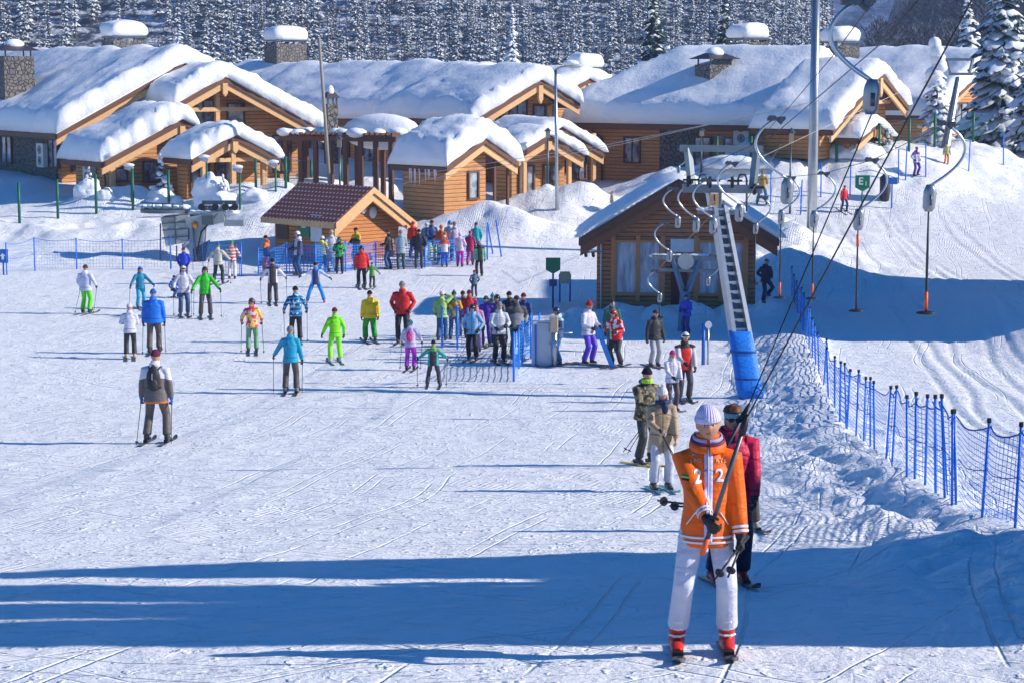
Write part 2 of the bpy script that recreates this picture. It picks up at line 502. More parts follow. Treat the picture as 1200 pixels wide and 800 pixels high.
wn.links.new(sky.outputs[0], hs.inputs['Color']); tint = wn.nodes.new('ShaderNodeMix'); tint.data_type = 'RGBA'; tint.blend_type = 'MULTIPLY'; tint.inputs[0].default_value = 1; tint.inputs[7].default_value = (1.0, .91, 1.03, 1)
wn.links.new(hs.outputs[0], tint.inputs[6]); wn.links.new(tint.outputs[2], bg.inputs[0])
vs_ = S.view_settings; vs_.view_transform = 'Standard'; vs_.look = 'None'; vs_.gamma = 1; vs_.exposure = .36
S.render.engine = 'CYCLES'; S.cycles.use_denoising = True
S.cycles.max_bounces = 4; S.cycles.transparent_max_bounces = 12; S.cycles.diffuse_bounces = 2; S.cycles.adaptive_threshold = .025; S.cycles.glossy_bounces = 2
S.cycles.caustics_reflective = False; S.cycles.caustics_refractive = False

# ================================================================== ground
def make_ground():
    ys = []; y = -40.0
    while y < 9: ys.append(y); y += 3.0
    y = 9.0
    while y < 172: ys.append(y); y += max(.07, y * .0030)
    ys += [176, 190, 215]
    ys = np.array(ys)
    sv = np.linspace(-1, 1, 441)
    s2 = sv * 1.0
    Wd = 2.5 + .28 * np.maximum(ys, 4)
    k = np.abs(s2)
    ext = np.where(k > .93, ((k - .93) / .07) ** 2 * 40, 0) * np.sign(s2)
    X = Wd[:, None] * s2[None, :] + ext[None, :] * (1 + ys[:, None] / 100).clip(1)
    Y = np.repeat(ys[:, None], len(sv), 1)
    Z = gz(X.ravel(), Y.ravel()).reshape(X.shape)
    # churned surface, as real relief
    fine = .018 * fbm(X.ravel() * 2.2, Y.ravel() * 1.1, 4, 91).reshape(X.shape)
    fine += .02 * np.exp(-((ridge_dist(X, Y) + 1.2) / 1.2) ** 2) * fbm(X.ravel() * 4, Y.ravel() * 2.5, 3, 95).reshape(X.shape) * (Y < 62)
    # tracks beside the fence on the right hand piste
    d = ridge_dist(X, Y); m = sstep(d, .8, 2.2) * (1 - sstep(Y, 96, 104)) * sstep(Y, 20, 30)
    wob = .5 * fbm(Y.ravel() * .12, X.ravel() * .05, 2, 97).reshape(X.shape)
    tr = 0
    for c0, sl in ((2.6, .0), (3.0, .01), (3.9, -.01), (4.3, .02), (5.2, .015), (6.3, .0), (6.7, -.02), (7.9, .01), (9.0, .0)):
        cc = c0 + (Y - 40) * (sl + .03) + .7 * wob + .10 * np.sin(Y * .33 + c0 * 3)
        tr = tr + np.exp(-((d - cc) / .07) ** 2) * -.035 + np.exp(-((d - cc - .24) / .08) ** 2) * .02
    Z = Z + fine + m * tr
    n = len(sv)
    V = np.stack([X, Y, Z], -1).reshape(-1, 3)
    i = np.arange(len(ys) - 1)[:, None] * n + np.arange(n - 1)[None, :]
    F = np.stack([i, i + 1, i + n + 1, i + n], -1).reshape(-1, 4)
    me = bpy.data.meshes.new('snow_ground'); me.from_pydata(V.tolist(), [], F.tolist())
    me.polygons.foreach_set('use_smooth', [True] * len(me.polygons)); me.materials.append(m_piste())
    o = bpy.data.objects.new('snow_ground', me); COL.objects.link(o); tag(o, kind='structure')
make_ground()

# ================================================================== forested hills
def hill_z(x, y):
    """the wooded slope behind the lodges; its right end falls into the valley"""
    up = np.clip(y - 300, 0, 900)
    z = 3.0 + .28 * up + 12 * fbm(x * .009, y * .009, 3, 5) * sstep(y, 300, 380)
    left = 1 - sstep(x - (y - 350) * .12, 44, 66)
    right = sstep(x - (y - 350) * .15, 62, 92)
    z2 = 4 + .15 * up
    z = np.where(x - (y - 350) * .13 < 63, 3 + (z - 3) * left, 3 + (z2 - 3) * right * 1.0)
    return z
t = NT('scrubby_hillside'); _n = t.noise(t.pos(), .35, 6, .7)
HILLM = t.out(t.mix(t.ramp(_n, .44, .60), (.035, .045, .07), (.62, .66, .75)), .9, t.bump(_n, 1, .8), .1)
def make_hill():
    xs = np.linspace(-300, 330, 130); ys = np.linspace(160, 690, 110)
    X, Y = np.meshgrid(xs, ys)
    Z = hill_z(X, Y) - sstep(-Y, -176, -168) * 1.5
    V = np.stack([X, Y, Z], -1).reshape(-1, 3).tolist(); n = len(xs)
    F = [(a * n + b, a * n + b + 1, (a + 1) * n + b + 1, (a + 1) * n + b) for a in range(len(ys) - 1) for b in range(n - 1)]
    me = bpy.data.meshes.new('wooded_hill'); me.from_pydata(V, [], F)
    me.polygons.foreach_set('use_smooth', [True] * len(me.polygons)); me.materials.append(HILLM)
    tag((lambda o: (COL.objects.link(o), o)[1])(bpy.data.objects.new('hill', me)), kind='structure')
make_hill()
def make_far_mountain():
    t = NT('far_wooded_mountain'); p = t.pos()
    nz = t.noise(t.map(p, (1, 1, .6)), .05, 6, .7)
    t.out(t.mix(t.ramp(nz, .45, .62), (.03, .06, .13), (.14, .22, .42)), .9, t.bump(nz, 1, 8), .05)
    xs = np.linspace(-450, 750, 90); ys = np.linspace(780, 1350, 50)
    X, Y = np.meshgrid(xs, ys)
    v = sstep(np.abs(X - (150 + (Y - 780) * .10)), 5, 150)
    Z = 2 + (Y - 780) * .10 + v * (20 + (Y - 780) * .06) + 18 * np.abs(fbm(X * .012, Y * .012, 5, 12))
    Z = np.minimum(Z, 118)
    V = np.stack([X, Y, Z], -1).reshape(-1, 3).tolist(); n = len(xs)
    F = [(a * n + b, a * n + b + 1, (a + 1) * n + b + 1, (a + 1) * n + b) for a in range(len(ys) - 1) for b in range(n - 1)]
    me = bpy.data.meshes.new('far_mountain'); me.from_pydata(V, [], F); me.materials.append(t.m)
    me.polygons.foreach_set('use_smooth', [True] * len(me.polygons))
    o = bpy.data.objects.new('mountain', me); COL.objects.link(o); tag(o, kind='structure')
make_far_mountain()

def conifer(h, r, seed, whorls, boughs, segs=2, thick=.0, bare=0.0):
    """numpy verts, faces of a fir crown: drooping boughs, each a bent roof-like leaf shape"""
    rg = random.Random(seed); V = []; F = []
    for w in range(whorls):
        f = w / (whorls - 1)
        z0 = h * (.10 + .88 * f)
        L = r * (1 - f) ** .8 * (.8 + .3 * rg.random()) + .03 * h * .3
        nb = max(4, int(boughs * (1 - f * .5)))
        a0 = rg.random() * 6.3
        for k in range(nb):
            if rg.random() < bare: continue
            a = a0 + 2 * PI * k / nb + rg.uniform(-.3, .3); l = L * rg.uniform(.7, 1.12)
            dx, dy = math.cos(a), math.sin(a); wd = l * rg.uniform(.26, .4) + .02 * h * .3
            dz = z0 + rg.uniform(-.02, .02) * h
            prev = None
            for sI in range(segs + 1):
                q = sI / segs
                cx = dx * l * q; cy = dy * l * q; cz = dz + l * (.18 * q - .62 * q * q)
                ww = wd * (.35 + 1.5 * q * (1 - q) + .0) * (1 if sI < segs else .25)
                drop = ww * .55 + .02 * h * .2
                o = len(V)
                V += [(cx - dy * ww, cy + dx * ww, cz - drop), (cx, cy, cz + thick), (cx + dy * ww, cy - dx * ww, cz - drop)]
                if prev is not None:
                    F += [(prev, prev + 1, o + 1, o), (prev + 1, prev + 2, o + 2, o + 1)]
                prev = o
    o = len(V); V += [(0, 0, h * 1.02), (r * .06, 0, h * .9), (-r * .06, 0, h * .9), (0, r * .06, h * .9)]; F += [(o, o + 1, o + 3), (o, o + 3, o + 2), (o, o + 2, o + 1)]
    return V, F

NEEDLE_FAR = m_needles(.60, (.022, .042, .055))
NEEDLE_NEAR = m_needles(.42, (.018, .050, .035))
BARK = m_plain('grey_bark', (.10, .075, .06), .9, 0.0, .3, .01)
var = []
for i in range(6):
    hh = rnd.uniform(8, 11.5); V, F = conifer(hh, hh * rnd.uniform(.095, .16), 100 + i, 11 + i % 3 * 3, 7, 2, 0, .12)
    mb = MB(); mb.add(V, F); mb.cur = 1; mb.cyl((0, 0, -1), (0, 0, hh * .9), .16, .03, 5)
    var.append((np.array(mb.v), mb.f, mb.m))
vmesh = []
for V, F, M in var:
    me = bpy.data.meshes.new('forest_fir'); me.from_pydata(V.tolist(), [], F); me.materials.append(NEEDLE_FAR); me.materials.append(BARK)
    me.polygons.foreach_set('material_index', M); vmesh.append(me)
spots = []
rg = random.Random(3)
for Y0 in np.arange(286, 640, 3.4):
    half = Y0 * .262 + 4; x = -half
    while x < half:
        xx = x + rg.uniform(-1.2, 1.2); yy = Y0 + rg.uniform(-1.6, 1.6); x += rg.uniform(1.6, 4.4)
        if xx - (yy - 350) * .12 > 54: continue
        if vnoise(np.array([xx * .05]), np.array([yy * .04]), 8)[0] > .22 and xx < -40 and yy < 420: continue
        z = float(hill_z(np.array([xx]), np.array([yy]))[0])
        top = CAMZ + yy * (.1667 * CP - SP) / (CP + .1667 * SP)
        if z > top + 1: continue
        spots.append((xx, yy, z, rg.randrange(6), rg.uniform(.55, 1.35), rg.uniform(0, 6.3)))
spots.sort(key=lambda s: s[1])
print('forest spots', len(spots))
big = [s for s in spots if s[2] + 9 * s[4] > 8.5 + .012 * s[1]]
near = big[:290]; ids = set(map(id, near))
for x, y, z, k, sc, a in near:
    o = bpy.data.objects.new('forest_fir', vmesh[k]); COL.objects.link(o)
    o.location = (x, y, z); o.scale = (sc, sc, sc); o.rotation_euler = (0, 0, a)
    tag(o, 'snow laden fir in the wooded slope behind the lodge roofs', 'fir tree', 'firs in the wood behind the lodges')
VV = []; FF = []; MM = []; off = 0
for s in spots:
    if id(s) in ids: continue
    x, y, z, k, sc, a = s; V, F, M = var[k]
    ca, sa = math.cos(a) * sc, math.sin(a) * sc
    VV.append(np.stack([V[:, 0] * ca - V[:, 1] * sa + x, V[:, 0] * sa + V[:, 1] * ca + y, V[:, 2] * sc + z], -1))
    FF += [tuple(i + off for i in f) for f in F]; MM += M; off += len(V)
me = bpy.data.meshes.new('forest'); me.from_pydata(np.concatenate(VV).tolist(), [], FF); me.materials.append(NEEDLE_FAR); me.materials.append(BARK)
me.polygons.foreach_set('material_index', MM)
tag((lambda o: (COL.objects.link(o), o)[1])(bpy.data.objects.new('forest', me)), kind='stuff')
print('forest faces', len(FF))

# bare, frosted woods on the right: thin twiggy trees as one mass
def bare_tree(V, F, x, y, z, h, rg):
    def stick(a, b, w):
        o = len(V); a = Vector(a); b = Vector(b); s = Vector((w, 0, 0)); d = Vector((0, w, 0))
        V.extend([tuple(a - s), tuple(a + s), tuple(b), tuple(a - d), tuple(a + d)]); F.extend([(o, o + 1, o + 2), (o + 3, o + 4, o + 2)])
    stick((x, y, z - .5), (x + rg.uniform(-.3, .3), y, z + h), .22)
    for k in range(11):
        f = rg.uniform(.25, .95); a = rg.uniform(0, 6.3); l = h * (1 - f) * .55 + .5
        p = Vector((x, y, z + h * f)); q = p + Vector((math.cos(a) * l, math.sin(a) * l, l * .9)); stick(p, q, .14)
        for j in range(3):
            g = rg.uniform(.3, .9); p2 = p.lerp(q, g); b = rg.uniform(0, 6.3); stick(p2, p2 + Vector((math.cos(b) * .8, math.sin(b) * .8, .9)), .12)
t = NT('frosted_twigs'); nz = t.noise(t.pos(), .9, 3); FROST = t.out(t.mix(t.ramp(nz, .45, .6), (.075, .05, .055), (.40, .38, .42)), .9)
V = []; F = []
for i in range(1900):
    y = rg.uniform(300, 520)
    x = rg.uniform(.175 * y, .27 * y + 4)
    z = float(hill_z(np.array([x]), np.array([y]))[0]); bare_tree(V, F, x, y, z, rg.uniform(7, 12), rg)
me = bpy.data.meshes.new('bare_woods'); me.from_pydata(V, [], F); me.materials.append(FROST)
tag((lambda o: (COL.objects.link(o), o)[1])(bpy.data.objects.new('bare_woods', me)), kind='stuff')

# ------------------------------------------------------------------ the big single firs
def big_fir(px, base_row, top_row, t, spread, label, seed, snow=.42, cap=False):
    b = at(px, base_row, t); top = at(px, top_row, t)
    b.z = gzf(b.x, b.y) if b.y < 165 else float(hill_z(np.array([b.x]), np.array([b.y]))[0]); h = top.z - b.z; r = spread * t / FPX / 2
    root = empty('fir_tree', b, rnd.uniform(0, 6), label, 'fir tree', 'tall firs around the lodges')
    V, F = conifer(h, r, seed, max(16, int(h * 2.2)), 11, 4, .03, .05)
    mb = MB(); mb.add(V, F); mb.build('crown', m_needles(snow, (.016, .046, .034)), root, smooth=True)
    rg = random.Random(seed); sn = MB()          # snow pads lying on the boughs
    for i in range(int(60 * h / 10)):
        f = rg.random() ** 1.3; a = rg.uniform(0, 6.3); rr = r * (1 - f) ** .8 * rg.uniform(.35, .95)
        s = r * rg.uniform(.07, .19) * (1.1 - f * .6)
        sn.ell((math.cos(a) * rr, math.sin(a) * rr, h * (.12 + .88 * f) - rr * .42), (s, s, s * .5), 7, 4, Matrix.Rotation(rg.uniform(-.5, .5), 3, 'X'))
    if cap:
        for q in range(6):
            sn.ell((rg.uniform(-.2, .2), rg.uniform(-.2, .2), h * (1.0 - q * .06)), (.38 + .04 * q, .36 + .04 * q, .42), 9, 6)
    tag(sn.build('snow_pads', SNOW, root, smooth=True), kind='stuff')
    MB().cyl((0, 0, -.5), (0, 0, h * .93), .22 if h < 12 else .32, .04, 8).build('trunk', BARK, root)
    return root
big_fir(1096, 160, 52, 118, 62, 'small fir plastered with snow and a rounded snow cap', 11, .50, True)
big_fir(1172, 152, -60, 126, 118, 'huge dark fir rising out of the frame at the right edge', 12, .62)
big_fir(1216, 165, -30, 120, 90, 'tall fir half cut off by the right edge of the view', 15, .60)
big_fir(1132, 120, -8, 150, 72, 'slim pointed fir behind the snow-capped small one', 13, .50)
big_fir(766, 75, -16, 165, 70, 'dark fir rising behind the wide lodge roof left of its chimney', 14, .85)
big_fir(849, 60, -12, 172, 54, 'narrow dark fir above the wide lodge roof and its capped chimney', 16, .85)
big_fir(600, 60, 5, 172, 34, 'slender fir behind the ridge of the middle lodge', 18, .40)

# ================================================================== the cold air between the lodges and the wood
hz = bpy.data.materials.new('haze'); hz.use_nodes = True; nt_ = hz.node_tree
for n_ in list(nt_.nodes):
    if n_.type == 'BSDF_PRINCIPLED': nt_.nodes.remove(n_)
pv = nt_.nodes.new('ShaderNodeVolumePrincipled'); pv.inputs['Color'].default_value = (.48, .64, .95, 1); pv.inputs['Density'].default_value = .00042
nt_.links.new(pv.outputs[0], nt_.nodes['Material Output'].inputs['Volume'])
MB().box((150, 660, 58.5), (1900, 1560, 125)).build('haze', hz)
tag(S.objects['haze'], kind='stuff')
# ================================================================== lodges
ROOFW = m_plain('roof_boards', (.10, .05, .035), .7, 0.0, .2)
def zr(x, wl, wr, pitch, y, D, hip):
    z = -pitch * abs(x)
    if hip: z = min(z, -pitch * max(0.0, y - (D - hip)) * 1.0)
    return z

def roof_snow(mb, wl, wr, D, pitch, T, hip, seed, over=.25, y0=0, cr=.5):
    """a thick rounded snow blanket lying on the two roof slopes"""
    nu = 44; nv = max(20, int(D * 3))
    us = [-(math.cos(PI * i / nu)) * .5 + .5 for i in range(nu + 1)]
    vs = [-(math.cos(PI * i / nv)) * .5 + .5 for i in range(nv + 1)]
    us = [.55 * a + .45 * i / nu for i, a in enumerate(us)]; vs = [.55 * a + .45 * i / nv for i, a in enumerate(vs)]
    top = []; bot = []
    for v in vs:
        rt = []; rb = []
        y = y0 - over + v * (D + over); dv = min(v, 1 - v) * (D + over)
        for u in us:
            xf = -wl - over + u * (wl + wr + 2 * over); du = min(u, 1 - u) * (wl + wr + 2 * over)
            e = min(1, du / .5); e2 = min(1, dv / .5)
            k = math.sqrt(max(0, 1 - (1 - e) ** 2)) * math.sqrt(max(0, 1 - (1 - e2) ** 2))
            xb = max(-wl, min(wr, xf))
            nz = mnoise.noise(Vector((xf * .45 + seed, y * .45, seed * 2.1))) * .22 + mnoise.noise(Vector((xf * 1.3, y * 1.3 + seed, 5))) * .08
            edge = 1 - min(1, min(du, dv) / 1.0)
            nz += edge * mnoise.noise(Vector((xf * 3.1, y * 3.1, seed))) * .30 + mnoise.noise(Vector((xf * 6, y * 6, seed + 9))) * .05
            slump = edge * .10
            zb = zr(xb, wl, wr, pitch, y, D, hip)
            zt = -pitch * (math.sqrt(xf * xf + cr * cr) - cr * .6)
            if hip: zt = min(zt, -pitch * (math.sqrt(max(0, y - (D - hip)) ** 2 + .3) - .3))
            jx = mnoise.noise(Vector((y * 1.7, seed, xf))) * .18 * edge; jy = mnoise.noise(Vector((xf * 1.7, seed + 3, y))) * .18 * edge
            rt.append((xf + jx, y + jy, max(zb + .03, zt + (T * (1 + nz) - slump) * k)))
            rb.append((xb * .995, max(y0 + .02, y), zb + .012))
        top.append(rt); bot.append(rb)
    n = nu + 1; V = [p for r in top for p in r] + [p for r in bot for p in r]; o = len(top) * n
    F = []
    for i in range(nv):
        for j in range(nu):
            a = i * n + j; F.append((a, a + 1, a + n + 1, a + n)); F.append((o + a + n, o + a + n + 1, o + a + 1, o + a))
    for j in range(nu):
        F.append((j, o + j, o + j + 1, j + 1)); a = nv * n + j; F.append((a, a + 1, o + a + 1, o + a))
    for i in range(nv):
        a = i * n; F.append((a, a + n, o + a + n, o + a)); a += nu; F.append((a, o + a, o + a + n, a + n))
    mb.add(V, F)

def gable_house(apex_px, t, phi, wl, wr, D, pitch, label, cat='lodge', name='lodge', T=1.0, hip=0, wall=WOOD, beam=BEAM, fascia=BEAMD,
                inset=(.7, .7, .9), low=None, seed=1, snow=True, group=None, roofmat=None, post=True, thickness=.28):
    ap = at(apex_px[0], apex_px[1], t)
    phi = R(phi)
    g = gzf(ap.x - math.sin(phi) * 2, ap.y + math.cos(phi) * 2)
    base = (low if low is not None else g) - .6
    root = empty(name, (ap.x, ap.y, base), phi, label, cat, group)
    H = ap.z - base; th = thickness
    root['H'] = H
    zf = lambda x, y=0: H + zr(x, wl, wr, pitch, y, D, hip)
    # roof slab with boards
    rf = MB()
    prof = [(-wl, zf(-wl)), (0, H), (wr, zf(wr)), (wr, zf(wr) - th), (0, H - th), (-wl, zf(-wl) - th)]
    if not hip:
        rf.prism([(x, 0, z) for x, z in prof[:3] + [(wr, zf(wr) - th), (0, H - th), (-wl, zf(-wl) - th)]], (0, D, 0))
    else:
        e = D; r0 = D - hip
        def q(x, y, dz=0): return (x, y, H + zr(x, wl, wr, pitch, y, D, hip) + dz)
        zl = zf(-wl); zh = max(zf(-wl), zf(wr))
        for dz in (0, -th):
            rf.add([q(-wl, 0, dz), q(0, 0, dz), q(wr, 0, dz), q(wr, e, dz), q(0, r0, dz), q(-wl, e, dz)], [(0, 1, 4, 5), (1, 2, 3, 4), (5, 4, 3)])
        rf.add([q(-wl, 0), q(0, 0), q(wr, 0), q(-wl, 0, -th), q(0, 0, -th), q(wr, 0, -th), q(-wl, e), q(-wl, e, -th), q(wr, e), q(wr, e, -th)], [(0, 3, 4, 1), (1, 4, 5, 2), (0, 6, 7, 3), (2, 5, 9, 8), (6, 8, 9, 7)])
    roof = rf.build('roof', roofmat or ROOFW, root)
    # verge boards on the gable, dark above and bright below
    for sx, ww in ((-1, wl), (1, wr)):
        vb = MB()
        a = Vector((0, -.04, H - .02)); b = Vector((sx * ww, -.04, zf(sx * ww) - .02))
        vb.prism([a, b, b - Vector((0, 0, .26)), a - Vector((0, 0, .26))], (0, -.05, 0))
        vb.build('verge_board', fascia, roof)
    for sx, ww in ((-1, wl), (1, wr)):
        vb = MB()
        a = Vector((0, .0, H - .285)); b = Vector((sx * ww, 0, zf(sx * ww) - .285))
        vb.prism([a, b, b - Vector((0, 0, .34)), a - Vector((0, 0, .34))], (0, .12, 0))
        vb.build('barge_timber', beam, roof)
    MB().box((-wl - .03, D / 2, zf(-wl) - .15), (.06, D - .02, .24)).build('eave_board', fascia, roof)
    MB().box((wr + .03, D / 2, zf(wr) - .15), (.06, D - .02, .24)).build('eave_board', fascia, roof)
    # walls
    il, ir, fy = inset
    by = D - .5 if not hip else D - .9
    def wz(x, y=0): return H + zr(x, wl, wr, pitch, y, D, hip) - th - .02
    w = MB(); xl, xr = -wl + il, wr - ir
    f = [(xl, fy, 0), (xr, fy, 0), (xr, fy, wz(xr)), (0, fy, wz(0)), (xl, fy, wz(xl))] if xl < 0 < xr else [(xl, fy, 0), (xr, fy, 0), (xr, fy, wz(xr)), (xl, fy, wz(xl))]
    if hip:
        hw = wz(xl)
        w.prism([(xl, fy, 0), (xr, fy, 0), (xr, fy, min(wz(xr), hw + 9)), (0, fy, wz(0)), (xl, fy, wz(xl))], (0, .18, 0))
        w.prism([(xl, fy + .18, 0), (xl + .18, fy + .18, 0), (xl + .18, fy + .18, hw), (xl, fy + .18, hw)], (0, by - fy - .18, 0))
        w.box((0.5 * (xl + xr), by, hw / 2), (xr - xl, .18, hw))
        w.box((xr - .09, (fy + by) / 2 + .1, wz(xr) / 2), (.18, by - fy - .4, wz(xr)))
    else:
        w.prism(f, (0, by - fy, 0))
    w.build('wall', wall, root)
    if post and wl > 1.5:
        p = MB(); s = min(1, wl / 4)
        p.prism([(-.14, -.10, H - .34), (.14, -.10, H - .34), (.14, -.10, H - .34 - .75 * s), (0, -.10, H - .34 - 1.0 * s), (-.14, -.10, H - .34 - .75 * s)], (0, .16, 0))
        p.build('king_post', beam, root)
    if snow:
        sn = MB(); roof_snow(sn, wl, wr, D, pitch, T, hip, seed)
        o = sn.build('roof_snow', SNOW, root, smooth=True); o.location = (0, 0, H)
    root['fy'] = fy; root['xl'] = xl
    return root, H, fy, xl, xr

def window(root, x, z, w, h, fy, side=None, mull=1, frame=BEAMD, sx=None, depth=.10, pane=None):
    """window on the gable wall (x across) or, with side, on the left side wall (x is then along the ridge)"""
    def P(a, d, b):                       # across, outwards, up
        return (a, fy - d, b) if side is None else (sx - d, a, b)
    def B(m, a0, a1, b0, b1, d0, d1):
        p = P((a0 + a1) / 2, (d0 + d1) / 2, (b0 + b1) / 2)
        s = (a1 - a0, d1 - d0, b1 - b0) if side is None else (d1 - d0, a1 - a0, b1 - b0); m.box(p, s)
    f = .09; fr = MB()
    B(fr, x - w / 2 - f, x + w / 2 + f, z + h, z + h + f, -.02, depth); B(fr, x - w / 2 - f, x + w / 2 + f, z - f, z, -.02, depth + .03)
    B(fr, x - w / 2 - f, x - w / 2, z, z + h, -.02, depth); B(fr, x + w / 2, x + w / 2 + f, z, z + h, -.02, depth)
    for k in range(mull):
        xx = x - w / 2 + w * (k + 1) / (mull + 1); B(fr, xx - .035, xx + .035, z, z + h, -.02, depth - .02)
    o = fr.build('window', frame, root)
    gl = MB(); B(gl, x - w / 2, x + w / 2, z, z + h, .005, .03); gl.build('pane', pane or m_glass(), o)
    return o

def chimney(px, top_row, bot_row, t, w, label, cap='snow', phi=35, wpx=None):
    a = at(px, top_row, t); b = at(px, bot_row, t)
    h = a.z - b.z; w = w * t / FPX; w = w / (math.cos(R(phi)) + math.sin(R(phi)) * .75)
    root = empty('chimney', b, R(phi), label, 'chimney', 'stone chimneys on the lodge roofs')
    m = MB(); m.box((0, 0, h / 2 - .6), (w, w * .75, h + 1.2)); m.build('shaft', m_stone(), root)
    if cap == 'snow':
        MB().box((0, 0, h + .22), (w * 1.02, w * .78, .10)).build('cap_slab', DARKSTEEL, root)
        l = MB()
        for i in (-1, 1):
            for j in (-1, 1): l.box((i * w * .45, j * w * .33, h + .085), (.08, .08, .17))
        l.build('cap_leg', DARKSTEEL, root)
        s = MB(); rr = []
        for zz, e in ((.0, .90), (.04, 1.02), (.22, 1.08), (.50, 1.06), (.70, .96), (.82, .78), (.90, .45), (.92, .10)):
            ring = []
            for q in range(32):
                a_ = 2 * PI * q / 32; c_, s_ = math.cos(a_), math.sin(a_); n_ = 1 + .10 * mnoise.noise(Vector((c_ * 1.5 + px, s_ * 1.5, zz * 2)))
                ring.append((math.copysign(abs(c_) ** .45, c_) * w * .55 * e * n_, math.copysign(abs(s_) ** .45, s_) * w * .43 * e * n_, h + .27 + zz * 1.05 * (1 + .12 * mnoise.noise(Vector((c_ * e + px, s_ * e, 3))))))
            rr.append(ring)
        s.rings(rr)
        s.build('snow_cap', SNOW, root, smooth=True)
    else:
        l = MB()
        for i in (-1, 1):
            for j in (-1, 1): l.box((i * w * .42, j * w * .3, h + .15), (.07, .07, .30))
        l.build('cap_leg', DARKSTEEL, root)
        c = MB(); hw, hd = w * .66, w * .52
        c.add([(-hw, -hd, h + .30), (hw, -hd, h + .30), (hw, hd, h + .30), (-hw, hd, h + .30), (-hw * .35, 0, h + .72), (hw * .35, 0, h + .72)],
              [(0, 1, 5, 4), (1, 2, 5), (2, 3, 4, 5), (3, 0, 4), (0, 3, 2, 1)])
        c.build('hip_cap', m_plain('weathered_tin', (.09, .07, .07), .4, .5), root)
        s = MB(); s.ell((0, 0, h + .62), (w * .34, w * .25, .35), 12, 7); s.build('snow_cap', SNOW, root, smooth=True)

def aircon(px, row, t, phi, label):
    bpy.context.view_layer.update(); d_ = bpy.context.evaluated_depsgraph_get(); o_ = at(px, row, 60); dr = (at(px, row, 61) - o_).normalized()
    hit = S.ray_cast(d_, o_, dr)
    p = hit[1] if hit[0] else at(px, row, t)
    print('aircon', px, hit[4].name if hit[0] else None, hit[2])
    n = hit[2]; a = math.atan2(n.x, -n.y) if abs(n.z) < .5 else R(phi)
    nn = Vector((math.sin(a), -math.cos(a), 0)); p = p + nn * .20
    r = empty('air_conditioner', p, a, label, 'air conditioner', 'outdoor air conditioning units')
    m = MB(); m.box((0, 0, 0), (.95, .35, 1.3)); m.build('casing', m_plain('cream_enamel', (.62, .62, .58), .4), r, bevel=.03)
    for z in (-.29, .29):
        f = MB(); f.cyl((0, -.17, z), (0, -.19, z), .24, .24, 20); o = f.build('fan_guard', m_plain('grey_grille', (.2, .2, .2), .5), r)
        MB().cyl((0, -.185, z), (0, -.205, z), .07, .07, 12).build('fan_hub', BLACK, o)

# ---- left lodge group
A0, H, fy, xl, xr = gable_house((215, 74), 111, 35, 7.4, 4.0, 32, .50, 'sprawling left lodge with stone-faced end and the broadest left snow roof', T=1.05, seed=1, inset=(.9, .9, 1.6))
window(A0, -5.4, 1.0, 1.0, 2.1, fy, mull=1)
m = MB()
m.box((xl - .06, fy + 9, 1.9), (.12, 17, 3.9)); m.build('stone_facing', m_stone(), A0)
for yy, w_ in ((2.3, 1.2), (9, 1.5), (13, 1.5)): window(A0, yy, 1.2, w_, 1.4, fy, side=1, sx=xl - .13)
A1, H, fy, xl, xr = gable_house((263, 90), 109, 35, 2.9, 6.1, 13, .50, 'left lodge wing with tall gable windows under a honey timber verge', T=.95, seed=2, inset=(.5, .9, 1.5))
window(A1, -2.0, H - 3.05, .6, 1.35, fy, mull=0); window(A1, -.55, H - 2.9, 1.15, 1.6, fy, mull=1); window(A1, 1.4, H - 3.0, .9, 1.5, fy, mull=0)
window(A1, 4.2, .9, 1.0, 1.9, fy)
m = MB(); m.box((0, fy - .55, H * .5), (.24, .24, H - 1.1)); m.build('post', BEAM, A1)
m = MB(); m.box((xr - .2, fy - 1.1, 2.0), (.34, .34, 4.0)); m.build('post', BEAMD, A1)
m = MB(); m.bar((-2.6, fy - .6, H - 1.75), (3.4, fy - .6, H - 1.75), .2, .22); m.build('tie_beam', BEAM, A1)
A2, H, fy, xl, xr = gable_house((213, 140), 104, 35, 4.4, .75, 5.2, .47, 'low porch annex with snow hump at the foot of the left lodge', cat='annex', name='annex', T=.95, seed=3, inset=(.6, .1, .7))
window(A2, -1.4, 1.6, .85, .95, fy, mull=0); window(A2, -3.1, 1.7, .55, .55, fy, mull=0)
m = MB(); m.box((xl + .1, fy - .3, H * .28), (.26, .26, H * .56)); m.build('post', BEAM, A2)
m = MB(); m.tube([(-4.35, .1, H - 2.4), (-4.0, fy - .1, H - 2.8), (-3.9, fy - .1, .3)], .055, 6); m.build('downpipe', BEAMD, A2)
A3, H, fy, xl, xr = gable_house((275, 158), 101, 35, 2.35, 2.5, 3.2, .5, 'small gabled entrance porch between two timber posts, left lodge', cat='porch', name='entrance_porch', T=.72, seed=4, inset=(.5, .5, 1.6))
window(A3, -1.15, 1.0, .9, 1.75, fy, mull=1); window(A3, .25, 1.0, 1.0, 1.75, fy, mull=1)
for x in (-1.55, .05, 1.75):
    m = MB(); m.box((x, .35, (H - .5 - abs(x) * .5) / 2), (.24, .24, H - .5 - abs(x) * .5)); m.build('post', BEAM, A3)
m = MB(); m.bar((-1.9, .35, H - 1.25), (2.0, .35, H - 1.25), .2, .2); m.build('tie_beam', BEAM, A3)
